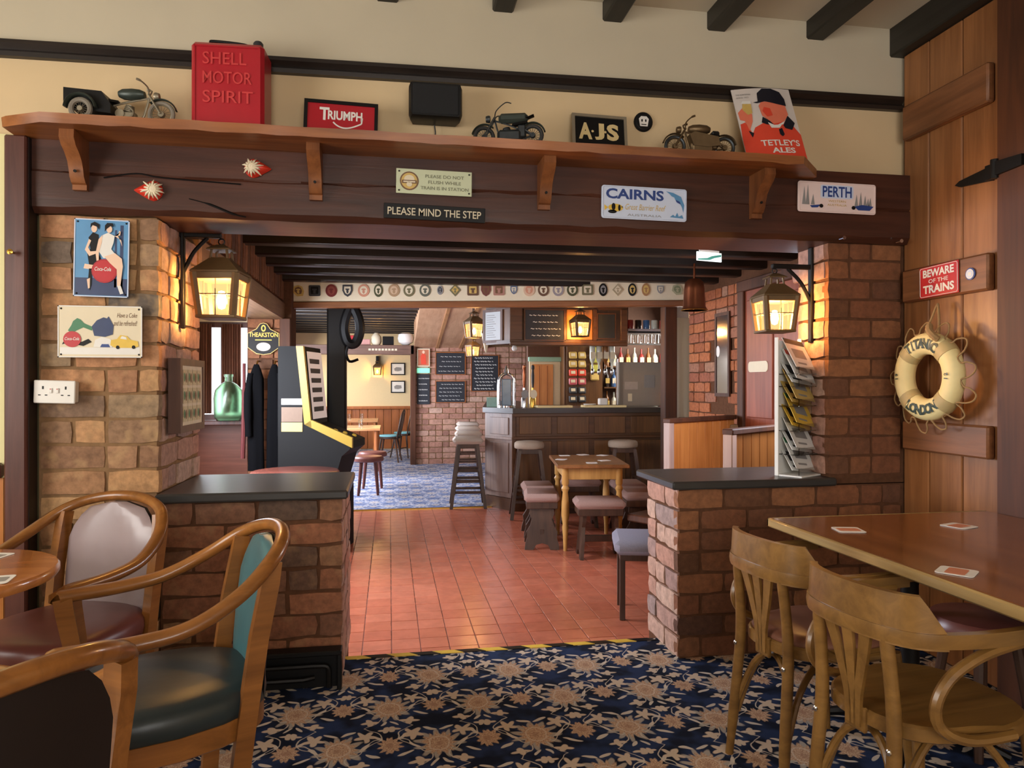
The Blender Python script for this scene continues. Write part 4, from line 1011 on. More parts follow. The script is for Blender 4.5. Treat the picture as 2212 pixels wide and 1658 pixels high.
def motorcycle(name, label, loc, rz, M_body, M_metal, M_tyre, L=0.23, Rw=0.046, style=0):
    t = thing(name, label, 'model motorcycle', loc, rz)
    fx, rx = L*.5, -L*.5
    wheel('wheel', t, (fx, 0, Rw), Rw, M_tyre, M_metal, turn=R(18) if style == 1 else 0)
    if style != 0: wheel('wheel', t, (rx, 0, Rw), Rw, M_tyre, M_metal)
    mb = MB(); fender(mb, (fx,0,Rw), Rw+.006, 15, 135, .011); mb.build('mudguard', M_body, t)
    if style != 0: mb = MB(); fender(mb, (rx,0,Rw), Rw+.006, 30, 165, .012); mb.build('mudguard', M_body, t)
    hx, hz = fx-.045, .125
    mb = MB()
    for s in (-1, 1): mb.tube([(fx, s*.014, Rw), (hx, s*.012, hz)], .0036, 6)
    mb.lathe([(.0,-.014),(.013,-.012),(.016,.0),(.014,.006),(0,.008)], 12, Matrix.Translation((hx+.026,0,hz-.004)) @ Matrix.Rotation(R(-90), 4, 'Y'))
    mb.build('fork', M_metal, t)
    mb = MB()
    if style == 1:
        for s in (-1, 1): mb.tube(smooth_path([(hx,s*.006,hz),(hx-.01,s*.03,hz+.02),(hx-.05,s*.05,hz+.032+.012*s),(hx-.075,s*.05,hz+.028+.012*s)], 4), .0024, 6)
    else:
        for s in (-1, 1): mb.tube(smooth_path([(hx,s*.004,hz),(hx+.002,s*.02,hz+.022),(hx-.012,s*.045,hz+.036),(hx-.028,s*.052,hz+.042)], 4), [.003]*9+[.005]*4, 6)
    mb.build('handlebar', M_metal, t)
    mb = MB(); 
    mb.tube(smooth_path([(hx,0,hz-.01),(hx-.012,0,.07),(hx-.03,0,.030),(0,0,.026),(rx+.02,0,.04),(rx,0,Rw)], 4), .0042, 6)
    mb.tube(smooth_path([(hx,0,hz-.012),(0,0,.095),(rx+.06,0,.075),(rx,0,Rw)], 4), .0038, 6)
    for s in (-1, 1): mb.tube([(rx+.055,s*.012,.085),(rx,s*.012,Rw)], .003, 6)
    mb.build('frame', M_metal, t)
    mb = MB(); mb.lathe([(0,-.052),(.014,-.050),(.023,-.034),(.026,0),(.023,.030),(.015,.046),(0,.048)], 14, Matrix.Translation((hx-.062,0,hz-(.0 if style != 1 else .004))) @ Matrix.Rotation(R(90), 4, 'Y'), sx=.85 if style != 1 else .62)
    if style == 1: mb = MB().box(-.062,-.018,-.020,.062,.018,.020,.012,Matrix.Translation((hx-.078,0,hz-.004)))
    mb.build('fuel_tank', M_body, t)
    mb = MB(); mb.box(-.038,-.018,.026,.032,.018,.056,.006)
    for k in range(5): mb.lathe([(.020-.001*k,0),(.020-.001*k,.003)], 12, Matrix.Translation((.004,0,.056)) @ Matrix.Rotation(R(12), 4, 'Y') @ Matrix.Translation((0,0,.0055*k)))
    mb.lathe([(.017,-.022),(.017,.022)], 14, Matrix.Translation((-.022,0,.044)) @ Matrix.Rotation(R(90), 4, 'X'))
    mb.build('engine', M_metal, t)
    mb = MB(); mb.tube(smooth_path([(.012,-.02,.072),(.03,-.024,.05),(.018,-.026,.028),(-.04,-.026,.024),(rx-.03,-.028,.032)], 5), [.0035]*14+[.0065]*7, 8)
    mb.build('exhaust', M_metal, t)
    mb = MB()
    sx_ = -.048 if style != 0 else -.062
    mb.add([(sx_-.032,-.018,.104),(sx_-.032,.018,.104),(sx_+.03,-.008,.098),(sx_+.03,.008,.098),(sx_-.036,-.022,.094),(sx_-.036,.022,.094),(sx_+.034,-.010,.088),(sx_+.034,.010,.088)], [(0,2,3,1),(4,5,7,6),(0,4,6,2),(1,3,7,5),(0,1,5,4),(2,6,7,3)])
    for s in (-1,1): mb.tube([(sx_-.018,s*.01,.094),(sx_-.014,s*.008,.070)], .002, 5)
    mb.build('saddle', M_blk, t)
    if style:
        mb = MB(); mb.box(-.058,-.026,.016,.046,.026,.070,.012); mb.box(-.075,-.018,.035,-.040,.018,.090,.006); mb.build('crankcase', M_metal, t)
    if style == 2:
        mb = MB(); mb.prism([(hx-.012,.095),(hx-.035,.108),(-.075,.088),(-.082,.050),(-.03,.042),(hx-.03,.048)], -.030, .030, 'y'); mb.build('leg_shield', M_body, t, ang=20)
        MB().box(-.085,-.018,.098,-.050,.018,.118,.006).build('pillion', M_blk, t)
    if style == 1:
        mb = MB(); mb.tube(smooth_path([(hx-.10,0,.122),(hx-.13,0,.118),(hx-.165,0,.130)],3), [.010]*3+[.016]*4, 8, flat=.3); mb.build('saddle', M_blk, t)
    return t
bronze = plain('aged_bronze', sr(112, 92, 66), 0.42, 0.75, 0.25, 40); pewter = plain('dull_pewter', sr(150, 140, 120), 0.42, 0.7, 0.2, 40)
gunm = plain('gunmetal', sr(66, 70, 72), 0.42, 0.7, 0.25, 40); olive = plain('dark_olive_enamel', sr(58, 66, 60), 0.4, 0.3, 0.15); tyre = plain('grey_rubber', sr(122, 112, 98), 0.7, var=0.15); dktyre = plain('black_rubber', sr(42, 40, 38), 0.7)
t = motorcycle('model_trike', 'model motor trike with black cargo box and front wheel, leftmost on the shelf', (-1.0, 2.995, ZS), R(-4), olive, pewter, tyre, 0.25, 0.052, 0)
for y in (-.055, .055): wheel('wheel', t, (-.148, y, .044), .044, tyre, pewter, .016)
mb = MB(); mb.prism([(-.215,.128),(-.215,.07),(-.19,.05),(-.045,.035),(-.045,.07),(-.078,.118)], -.045, .045, 'y')
mb.build('cargo_box', M_blk, t, ang=25)
for y in (-.055, .055): mb = MB(); fender(mb, (-.148,y,.044), .056, 5, 175, .017); mb.build('wing', olive, t)
motorcycle('model_motorcycle', 'dark green model motorcycle facing left with swept handlebars on the shelf', (0.495, 2.985, ZS), R(180-16), olive, gunm, dktyre, 0.205, 0.047, 1)
motorcycle('model_motorcycle', 'bronze model motorcycle facing left beside the huntsman ale sign', (1.352, 2.985, ZS), R(180-4), bronze, bronze, gunm, 0.225, 0.049, 2)

# ------------------------------------------------------------------ signs and life ring on the door
t = plate('warning_sign', 'red and white warning sign about trains on the plank door', (2.433, 2.972, 1.664), 0.232, 0.142, M_red, rz=R(-90), nails=False, tilt=R(-1))
mb = MB(); pts = rounded(.222, .132, .010); mb.tube([(x+.005, -.001, z+.005) for x, z in pts], .0013, 5, closed=True)
mb.mi = 0; mb.ftext('BEWARE', .024, .092, .184, .036, 0, 2, 0.035); mb.ftext('OF THE', .058, .064, .116, .018, 0, 2, 0.01); mb.ftext('TRAINS', .024, .018, .184, .038, 0, 2, 0.035)
mb.build('lettering', [M_white], t, smooth=False)
t = thing('round_badge', 'small round blue and white badge on the batten right of the red sign', 'badge', (2.438, 2.680, 1.738), rz=R(-90))
MB().lathe([(.026,0),(.026,.004),(0,.005)], 20, Matrix.Rotation(R(90), 4, 'X')).build('disc', M_navy, t)
mb = MB(); mb.fdisc(0,0,.021,.021,0,8); mb.fdisc(0,0,.016,.016,1,9); mb.frect(-.009,-.008,.009,.008,0,10); mb.build('emblem', [M_white, M_lilac], t, smooth=False)
# life ring
t = thing('life_ring', 'cream ornamental lifebuoy hanging by rope on the plank door', 'life ring', (2.375, 2.848, 1.303), rz=R(-90))
MB().torus((0,0,0), .148, .050, 'y', 40, 14, flat=.8).build('ring', M_ring, t)
mb = MB()
for a in (45, 135, 225, 315):
    pts = [(.148*math.cos(R(a+q)), 0, .148*math.sin(R(a+q))) for q in (-9,-4.5,0,4.5,9)]
    MB().tube(pts, .0525, 14, flat=.81, up=(0,1,0)).build('band', M_band, t)
mb = MB()
def ringtext(s, a_mid, span, rmid, hgt, top):
    n = len(s)
    for i, ch in enumerate(s):
        vs, fs = glyphs(ch, 0.045, 0.0); xs = [p[0] for p in vs]; zs = [p[1] for p in vs]
        u = (i+0.5)/n-0.5; a = R(a_mid - u*span if top else a_mid + u*span)
        k = hgt/(max(zs)-min(zs)); cx = (max(xs)+min(xs))/2; cz = (max(zs)+min(zs))/2
        th = a-PI/2 if top else a+PI/2
        out = []
        for p in vs:
            lx, lz = (p[0]-cx)*k*.92, (p[1]-cz)*k
            x = rmid*math.cos(a)+lx*math.cos(th)-lz*math.sin(th); z = rmid*math.sin(a)+lx*math.sin(th)+lz*math.cos(th)
            rr = math.hypot(x, z)-.148; y = -math.sqrt(max(0, .05**2-rr*rr))*.8-.0035
            out.append((x, y, z))
        mb.add(out, fs)
ringtext('TITANIC', 90, 74, .148, .046, True); ringtext('LONDON', 270, 72, .148, .046, False)
ringtext('19', 180, 14, .150, .020, True); ringtext('12', 0, 14, .150, .020, False)
stuff(mb.build('lettering', plain('dark_green_letters', sr(50, 64, 56), 0.5), t, smooth=False))
pts = []
for k in range(13):
    a0 = 360/13*k
    for q, rr, yy in ((0,.198,.0),(3,.225,.012),(8,.250,.02),(14,.252,.024),(19,.228,.012),(20,.206,.004)): pts.append((rr*math.cos(R(a0+q))*(1+.03*math.sin(k*2.3)), yy-.01, rr*math.sin(R(a0+q))*(1+.04*math.sin(k*1.7))-(.015 if abs(math.sin(R(a0))) < .5 else 0)))
MB().tube(smooth_path(pts, 3, True), .0036, 6, closed=True).build('grab_rope', M_rope, t)
MB().tube(smooth_path([(-.035,.01,.190),(-.018,.03,.26),(-.004,.045,.318),(.004,.045,.318),(.028,.03,.25),(.05,.01,.185)], 5), .0055, 6).build('hanging_cord', M_rope, t)
mb = MB(); mb.tube(smooth_path([(.042,-.03,.225),(.06,-.045,.20),(.085,-.045,.175),(.095,-.03,.16)],4), [.014,.016]*6+[.012], 8); mb.build('knot', M_rope, t)
# ------------------------------------------------------------------ lanterns
def lantern(name, label, loc, rz, s=1.0, bracket=None, power=9.0, cat='lantern', dark=None, bulbs=True):
    M_b = dark or M_lantern
    t = thing(name, label, cat, loc, rz)
    h, w, w2 = .175*s, .068*s, .086*s          # body height, half width bottom/top
    mb = MB(); mb.box(-w-.014*s,-w-.014*s,-.014*s,w+.014*s,w+.014*s,.0,.003); mb.box(-w2-.006*s,-w2-.006*s,h-.026*s,w2+.006*s,w2+.006*s,h+.006*s,.003)
    for i in (-1,1):
        for j in (-1,1): mb.tube([(i*w,j*w,0),(i*w2,j*w2,h)], .016*s, 6)
    mb.build('cage', M_b, t)
    mb = MB()
    for a in range(4):
        M = Matrix.Rotation(PI/2*a, 4, 'Z')
        mb.add([(-w,-w,.002),(w,-w,.002),(w2,-w2,h-.01),(-w2,-w2,h-.01)], [(0,1,2,3)], M)
    p = mb.build('pane', M_lglass, t, smooth=False)
    mb = MB()
    for a in range(4):
        M = Matrix.Rotation(PI/2*a, 4, 'Z'); wm = (w+w2)/2
        mb.box(-.0022*s,-wm-.003,0,.0022*s,-wm+.003,h, M=M @ Matrix.Translation((0,0,0)))
        mb.box(-wm,-wm-.003,h*.48,wm,-wm+.003,h*.48+.0045*s, M=M)
    mb.build('glazing_bar', M_b, t)
    mb = MB(); mb.lathe([(w2*1.62,h),(w2*1.60,h+.008*s),(w2*.72,h+.062*s),(w2*.62,h+.070*s)], 4, Matrix.Rotation(PI/4, 4, 'Z'))
    for i in (-1,1):
        for j in (-1,1): mb.tube([(i*w2*.42,j*w2*.42,h+.062*s),(i*w2*.36,j*w2*.36,h+.105*s)], .006*s, 5)
    mb.lathe([(w2*.80,h+.102*s),(w2*.78,h+.108*s),(w2*.25,h+.128*s),(0,h+.130*s)], 4, Matrix.Rotation(PI/4, 4, 'Z'))
    mb.build('roof', M_b, t, ang=20)
    MB().torus((0,0,h+.142*s), .013*s, .003*s, 'y', 12, 5).build('ring', M_iron, t)
    MB().lathe([(0,.028*s),(.014*s,.034*s),(.021*s,.06*s),(.018*s,.085*s),(.012*s,.105*s),(0,.108*s)], 12).build('bulb', M_bulb, t)
    if bracket:
        d, reach = bracket
        mb = MB(); zz = h+.165*s
        mb.box(d*reach-.008,-.016,-.06,d*reach+.008,.016,zz+.10,.004)
        mb.box(min(0,d*reach)-(.015 if d<0 or True else 0),-.012,zz-.010,max(0,d*reach)+.0,.012,zz+.014,.004)
        mb.tube(smooth_path([(d*reach,0,zz-.17),(d*reach*.72,0,zz-.075),(d*reach*.36,0,zz-.008)],5), .009, 6)
        mb.tube([(0,0,zz-.01),(0,0,h+.150*s)], .004, 6)
        mb.build('wall_bracket', M_iron, t, None, (0,0,-rz))
    L = point(name+'_lamp', (loc[0], loc[1], loc[2]+.065*s), power, WARM, .036)
    return t
lantern('lantern', 'lit amber lantern on an iron bracket by the left brick pillar', (-0.750, 3.43, 1.578), R(-6), 1.06, (-1, .165), 60)
lantern('lantern', 'lit amber lantern on an iron bracket by the right brick pillar', (1.873, 3.27, 1.535), R(-6), .92, (1, .195), 60)
# framed card set hung on the pillar reveal
t = framed('framed_picture', 'narrow brown framed set of card pictures on the left pillar side', (-0.872, 3.235, 1.060), .40, .32, .030, (0, 0, R(90)), wood('dark_picture_frame', sr(70,46,36), sr(112,78,62), 'z'), M_cream, depth=.05)
mb = MB()
for r_ in range(3):
    for c_ in range(4):
        x = .052+c_*.076; z = .045+r_*.08; mb.frect(x, z, x+.066, z+.068, 0, 1); mb.fdisc(x+.02, z+.035, .012, .02, 1, 2, 10); mb.fdisc(x+.046, z+.032, .012, .022, 2, 2, 10)
o = mb.build('print', [plain('card_ivory', sr(206,190,150), 0.6), M_green, M_brownpr], t, smooth=False)
for v in o.data.vertices: v.co.y += .0045
# leaflet rack on the right ledge
t = thing('leaflet_rack', 'tall clear leaflet rack with six tilted tiers on the right ledge', 'rack', (1.985, 3.24, 0.823), rz=R(30))
MB().box(-.105,.055,0,.105,.062,.66,.002).build('back_board', M_paper, t)
MB().box(-.112,.045,0,-.105,.066,.675,.002).build('side_rail', M_white, t); MB().box(.105,.045,0,.112,.066,.675,.002).build('side_rail', M_white, t)
MB().box(-.11,-.075,0,.11,.06,.008,.002).build('base', M_white, t)
tiers = [(.010, 'green edged white leaflet in the lowest tier', M_paper, M_green), (.110, 'white leaflets in the second tier up', M_paper, M_grey), (.225, 'yellow and green leaflet in the third tier', M_yel, M_green), (.345, 'yellow brown brochure in the fourth tier', M_gold, M_brownpr), (.440, 'white and red leaflet in the fifth tier', M_paper, M_red), (.500, 'grey photo leaflets in the top tier', M_paper, M_dkgrey)]
for i, (z, lab, Ma, Mb) in enumerate(tiers):
    mb = MB(); mb.box(-.10,-.055,z-.006,.10,.055,z-.003); mb.box(-.10,-.056,z-.006,.10,-.053,z+.03)
    mb.build('tier', glass('acrylic', (.9,.94,.95), .05), t)
    r_ = rnd.uniform
    for q in range(2):
        l = thing('leaflet', ('front ' if q == 0 else 'rear ')+lab+' of the rack', 'leaflet', (1.985, 3.24, 0.823+z), rot=(R(-30-4*q), R(r_(-3,3)+8), R(30)))
        off = -.046+.030*q
        mb = MB(); mb.box(-.098+.01*q, off, 0, .092+.012*q, off+.0025, .165+.014*q); mb.mi = 1
        mb.box(-.06, off-.0008, .055, .05, off, .108); mb.box(-.06, off-.0008, .02, .02, off, .03); mb.mi = 2; mb.box(-.095, off-.0008, .136, .09, off, .165)
        mb.build('sheet', [Ma, (M_grey if q == 0 else M_dkgrey), Mb], l, smooth=False)
# black heating pipes boxed at the foot of the left half wall
t = thing('pipe_boxing', 'black skirting recess with two heating pipes at the foot of the left half wall', 'pipe casing', (-0.60, 3.10, 0))
MB().box(-.28,.0,0,.400,.024,.150,.002).build('back_board', M_blk, t)
MB().box(-.28,-.050,.146,.405,.02,.166,.004).build('top_lip', M_blk, t)
MB().box(.386,-.045,0,.404,.02,.15,.003).build('end_board', M_blk, t)
MB().tube(smooth_path([(-.28,-.028,.100),(.20,-.028,.100),(.30,-.028,.100),(.345,-.028,.094),(.352,-.028,.06),(.352,-.028,.01)],4), .011, 8).build('pipe', M_iron, t)
MB().tube([(-.28,-.028,.045),(.25,-.028,.045),(.29,-.01,.045)], .011, 8).build('pipe', M_iron, t)

# ------------------------------------------------------------------ tub chairs round the left table; local +x is the front
def tub_chair(label, loc, rz, M_pad, M_seat, M_rear):
    t = thing('tub_chair', label, 'chair', loc, rz)
    half = [(.27,.262,.655),(.255,.266,.658),(.12,.280,.660),(-.01,.284,.678),(-.13,.262,.735),(-.222,.205,.802),(-.272,.110,.838),(-.288,0,.848)]
    pts = smooth_path(half + [(x,-y,z) for x,y,z in half[-2::-1]], 6)
    n = len(pts)
    def prof(i):
        q = abs(2*i/(n-1)-1); wv = .019+.008*q; hv = .019
        return [(wv*math.cos(2*PI*k/10), hv*math.sin(2*PI*k/10)) for k in range(10)]
    MB().sweep(pts, prof).build('hoop_rail', M_oak, t, ang=60)
    for s in (-1, 1):
        MB().sweep([(.255,s*.255,0),(.245,s*.258,.2),(.235,s*.262,.38),(.232,s*.264,.50),(.250,s*.262,.60),(.258,s*.262,.655)], lambda i: [(a*(.7+.06*i),b*(.75+.05*i)) for a,b in ((-.018,-.024),(.018,-.024),(.018,.024),(-.018,.024))], up=(1,0,0)).build('front_leg', M_oak, t, ang=50)
        MB().sweep([(-.120,s*.190,0),(-.134,s*.196,.2),(-.158,s*.202,.40),(-.186,s*.206,.60),(-.214,s*.205,.74),(-.222,s*.200,.795)], [(-.016,-.023),(.016,-.023),(.016,.023),(-.016,.023)], up=(1,0,0)).build('back_leg', M_oak, t, ang=50)
    # upholstered back between the stiles, front pad and rear panel
    W0 = [(.178,.44),(.182,.60),(.180,.70),(.160,.765),(.11,.815),(0,.835)]
    def panel(off, th, mat, nm, lean=True):
        mb = MB(); cols = 9; vs = []; fs = []
        rowsz = [.43,.50,.57,.64,.70,.74,.78,.81,.830]
        def hw(z):
            for (a, za), (b, zb) in zip(W0[:-1], W0[1:]):
                if za <= z <= zb: return a+(b-a)*(z-za)/(zb-za)
            return W0[0][0] if z < W0[0][1] else .04
        def xc(z): return -.190 - .045*max(0, (z-.45)/.4)**1.2
        for side in (0, 1):
            for z in rowsz:
                for c in range(cols):
                    y = hw(z)*(2*c/(cols-1)-1); e = 1-abs(2*c/(cols-1)-1)**4
                    vs.append((xc(z)-.030*(1-(y/.18)**2)+off+(th*e if side else 0), y, z))
        nr = len(rowsz); B_ = nr*cols
        for r_ in range(nr-1):
            for c in range(cols-1):
                a = r_*cols+c; fs += [(a, a+1, a+cols+1, a+cols)[::-1], (B_+a, B_+a+1, B_+a+cols+1, B_+a+cols)]
        for r_ in range(nr-1):
            for c in (0, cols-1):
                a = r_*cols+c; q = (a, a+cols, B_+a+cols, B_+a); fs.append(q if c else q[::-1])
        for c in range(cols-1):
            fs.append((c, B_+c, B_+c+1, c+1)[::-1]); a = (nr-1)*cols+c; fs.append((a, B_+a, B_+a+1, a+1))
        mb.add(vs, fs); mb.build(nm, mat, t, ang=60)
    panel(.0, .030, M_pad, 'back_pad'); panel(-.014, .010, M_rear, 'rear_panel')
    # seat rail and cushion, plan outline narrowing to the back
    out = []
    for i in range(28):
        a = 2*PI*i/28; c, s_ = math.cos(a), math.sin(a)
        x = .01+.255*(abs(c)**.55)*(1 if c > 0 else -1); y = .252*(abs(s_)**.55)*(1 if s_ > 0 else -1)
        if x < 0: y *= 1-.30*(-x/.245)**1.5
        out.append((x, y))
    def stack(prof):
        vs = []; fs = []; n = len(out)
        for f, z in prof: vs += [(x*f+.004*(1-f), y*f, z) for x, y in out]
        for k in range(len(prof)-1):
            for i in range(n): j = (i+1) % n; fs.append((k*n+i, k*n+j, (k+1)*n+j, (k+1)*n+i))
        fs += [tuple(range(n-1,-1,-1)), tuple((len(prof)-1)*n+i for i in range(n))]
        return MB().add(vs, fs)
    stack([(.93,.335),(.95,.34),(.95,.395),(.90,.40)]).build('seat_rail', M_oak, t)
    stack([(.90,.392),(.96,.398),(.975,.42),(.965,.445),(.92,.462),(.80,.474),(.5,.480),(.1,.482)]).build('seat_cushion', M_seat, t, ang=70)
    return t
tub_chair('tub armchair with back pad tinted pale by window sheen against the left brick pillar', (-1.09, 2.66, 0), R(-111), M_burgpad, M_burg, M_dkwood)
tub_chair('tub armchair with teal back pad and dark seat in front of the half wall', (-0.59, 2.105, 0), R(-158), M_teal, M_tealdk, M_dkwood)
tub_chair('tub armchair seen from behind, dark rear panel, nearest the camera at left', (-0.757, 1.309, 0), R(145), M_burg, M_burg, M_dkwood)
# round table
t = thing('round_table', 'round orange oak pub table cut off by the left picture edge', 'table', (-1.285, 2.26, 0))
MB().lathe([(0,.700),(.30,.700),(.318,.704),(.324,.714),(.324,.726),(.318,.734),(.30,.737),(0,.737)], 40).build('table_top', M_tabler, t)
MB().lathe([(.23,0),(.23,.02),(.10,.05),(.045,.10),(.04,.60),(.09,.68),(.12,.70)], 16).build('pedestal', M_iron, t)
def beermat(label, loc, rz, M_c=M_pinkpl):
    t = thing('beer_mat', label, 'beer mat', loc, rz)
    MB().prism(rounded(.094,.094,.012), 0, .0014, 'z').build('card', M_paper, t)
    mb = MB(); mb.prism([(x+.010,y+.022) for x,y in rounded(.074,.050,.008)], .0014, .0017, 'z'); mb.build('print', M_c, t, smooth=False); return t
M_mat = plain('salmon_print', sr(206,130,100), 0.5, var=0.15, scale=60)
beermat('beer mat on the round table nearest its right edge', (-1.10, 2.10, .7375), R(10), M_grey)
beermat('beer mat on the far side of the round table, at left picture edge', (-1.27, 2.42, .7375), R(-14), M_grey)

# ------------------------------------------------------------------ long table on the right with bentwood armchairs
t = thing('long_table', 'long oak topped pub table against the plank door at right', 'table', (1.95, 1.95, 0))
MB().box(-.485,-.75,.722,.475,.632,.748,.004).build('table_top', M_table, t)
mb = MB(); e = .014
mb.box(-.497,-.762,.714,-.483,.646,.7485,.005); mb.box(-.497,.630,.714,.478,.646,.7485,.005); mb.box(-.497,-.764,.714,.478,-.750,.7485,.005)
mb.build('edge_lipping', M_tedge, t)
for y in (-.40, .36):
    mb = MB(); mb.lathe([(.045,.03),(.035,.10),(.030,.55),(.045,.62),(.10,.66),(.11,.715)], 14, Matrix.Translation((-.10,y,0)))
    for a in range(4): 
        c, s = math.cos(PI/4+a*PI/2), math.sin(PI/4+a*PI/2)
        mb.tube([(-.10+.02*c,y+.02*s,.09),(-.10+.18*c,y+.18*s,.05),(-.10+.30*c,y+.30*s,.012)], [.026,.022,.014], 8)
        mb.tube([(-.10+.03*c,y+.03*s,.60),(-.10+.14*c,y+.14*s,.69),(-.10+.26*c,y+.26*s,.712)], [.020,.018,.012], 8)
    mb.build('pedestal', M_iron, t)
beermat('beer mat nearest the corner by the half wall, on the long table', (1.56, 2.29, .749), R(-14), M_mat)
beermat('beer mat on the long table beside the plank door', (2.03, 2.26, .749), R(18), M_mat)
beermat('beer mat halfway along the long table, nearest the camera', (1.545, 1.69, .749), R(38), M_mat)

def arc_half(z): return smooth_path([(x,y,z) for x,y in ((.20,.225),(.08,.231),(-.03,.229),(-.115,.215),(-.175,.192),(-.212,.155),(-.232,.10),(-.240,.05),(-.242,0))], 3)
def arc_u(wy, xf, xb, z, n=13):
    pts = [(xf, wy, z), (xf*.5, wy*1.02, z)]
    for i in range(n):
        a = PI/2*(0.12+.88*i/(n-1)); pts.append((xb*math.sin(a)*1.0, wy*1.02*math.cos(a)**.72, z))
    return pts
def bentwood(label, loc, rz, padded):
    t = thing('bentwood_chair', label, 'chair', loc, rz)
    ZA, ZT = .672, .772
    half = arc_half(ZA)
    pts = half + [Vector((p.x,-p.y,p.z)) for p in half[-2::-1]]; n = len(pts)
    MB().sweep(pts, [(-.011,-.017),(.011,-.017),(.013,0),(.011,.017),(-.011,.017)]).build('arm_rail', M_oakd, t, ang=45)
    # deep bent back board standing on the rail, ends cut on the slant
    bp = [p for p in pts if p[0] < -.13]; m = len(bp); vs = []; fs = []
    for i, p in enumerate(bp):
        q = min(i, m-1-i)/(m-1); top = ZT - max(0, .10-q)*0.85
        tn = (Vector(bp[min(i+1,m-1)])-Vector(bp[max(i-1,0)])); tn.z = 0; tn.normalize(); nn = Vector((tn.y,-tn.x,0))
        for off in (-.011, .009):
            vs += [tuple(Vector((p[0],p[1],ZA-.022))+nn*off), tuple(Vector((p[0],p[1],top))+nn*(off+(-.006 if True else 0)))]
    for i in range(m-1):
        a = i*4; b = a+4; fs += [(a,a+1,b+1,b),(a+2,b+2,b+3,a+3),(a+1,a+3,b+3,b+1),(a,b,b+2,a+2)]
    fs += [(0,2,3,1),((m-1)*4,(m-1)*4+1,(m-1)*4+3,(m-1)*4+2)]
    MB().add(vs, fs).build('back_board', M_oakd, t, ang=40)
    # seat: rounded plywood or padded
    out = []
    for i in range(30):
        a = 2*PI*i/30; c, s_ = math.cos(a), math.sin(a)
        x = .215*(abs(c)**.75)*(1 if c > 0 else -1); y = (.208 if x > 0 else .185)*(abs(s_)**.75)*(1 if s_ > 0 else -1); out.append((x+.01, y))
    def stack(prof):
        v = []; f = []; k_ = len(out)
        for g, z in prof: v += [(x*g, y*g, z) for x, y in out]
        for k in range(len(prof)-1):
            for i in range(k_): j = (i+1) % k_; f.append((k*k_+i, k*k_+j, (k+1)*k_+j, (k+1)*k_+i))
        return MB().add(v, f+[tuple(range(k_-1,-1,-1)), tuple((len(prof)-1)*k_+i for i in range(k_))])
    stack([(.96,.405),(1.0,.41),(1.0,.440),(.97,.446),(.90,.446)]).build('seat_ring', M_oakd, t)
    if padded: stack([(.94,.444),(.95,.452),(.90,.466),(.7,.476),(.2,.480)]).build('seat_pad', plain('brown_leather', sr(128,84,66), .36, var=.12, scale=20), t, ang=70)
    else: stack([(.93,.440),(.92,.444),(.80,.438),(.4,.434),(.1,.434)]).build('seat_panel', wood('seat_ply', sr(104,64,32), sr(148,96,52), 'x', .3, .8, coat=.3), t)
    for s in (-1, 1):
        MB().tube([(.17,s*.165,.41),(.195,s*.180,.2),(.215,s*.190,0)], [.018,.017,.014], 10).build('front_leg', M_oakd, t)
        o = MB().tube(smooth_path([(-.238,s*.140,0),(-.222,s*.130,.2),(-.205,s*.122,.42),(-.212,s*.118,.56),(-.224,s*.114,.664)],3), [.014]*2+[.018]*6+[.017]*4+[.015], 10).build('back_leg', M_oakd, t)
        MB().lathe([(.008,0),(.008,.003),(.004,.006),(0,.0065)], 8, Matrix.Translation((-.224,s*.124,.385)) @ Matrix.Rotation(R(-90), 4, 'Y')).build('bolt', M_chrome, o)
        MB().tube(smooth_path([(.15,s*.225,.656),(.05,s*.228,.652),(-.06,s*.225,.632),(-.140,s*.214,.585),(-.172,s*.207,.520),(-.145,s*.203,.462),(-.06,s*.207,.428),(.07,s*.209,.424)],4), .0135, 8).build('arm_loop', M_oakd, t)
        MB().tube(smooth_path([(-.215,s*.128,.15),(-.155,s*.115,.30),(-.06,s*.10,.385),(.04,s*.11,.395),(.13,s*.14,.30),(.190,s*.172,.15)],4), .0105, 8).build('bent_brace', M_oakd, t)
    MB().tube(smooth_path([(-.218,-.128,.18),(-.18,-.08,.33),(-.165,0,.385),(-.18,.08,.33),(-.218,.128,.18)],4), .0105, 8).build('bent_brace', M_oakd, t)
    # fan of splats
    for k in (-1, 0, 1):
        b0 = (-.212, k*.014, .40); b1 = (-.214, k*.018, .48); b2 = (-.222, k*.042, .58); b3 = (-.234, k*.064, .665)
        ww = [.010,.011,.015,.019]; vs = []; fs = []
        P_ = smooth_path([b0,b1,b2,b3],4)
        for i, p in enumerate(P_):
            u = i/(len(P_)-1)*3; a = int(min(u,2.999)); w_ = ww[a]+(ww[a+1]-ww[a])*(u-a)
            for d in (-.005,.005):
                vs += [(p[0]+d,p[1]-w_,p[2]),(p[0]+d,p[1]+w_,p[2])]
        for i in range(len(P_)-1):
            a = i*4; b = a+4; fs += [(a,b,b+1,a+1)[::-1],(a+2,a+3,b+3,b+2)[::-1],(a,a+2,b+2,b),(a+1,b+1,b+3,a+3)]
        fs += [(0,1,3,2),(len(P_)*4-4,len(P_)*4-2,len(P_)*4-1,len(P_)*4-3)]
        MB().add(vs, fs).build('splat', M_oakd, t)
    MB().box(-.212,-.035,.385,-.198,.035,.45,.004).build('splat_foot', M_oakd, t)
    return t
bentwood('golden bentwood armchair with brown padded seat at the table end by the half wall', (1.409, 2.204, 0), R(8), True)
bentwood('golden bentwood armchair with bare wooden seat nearest the camera at right', (1.387, 1.70, 0), R(8), False)
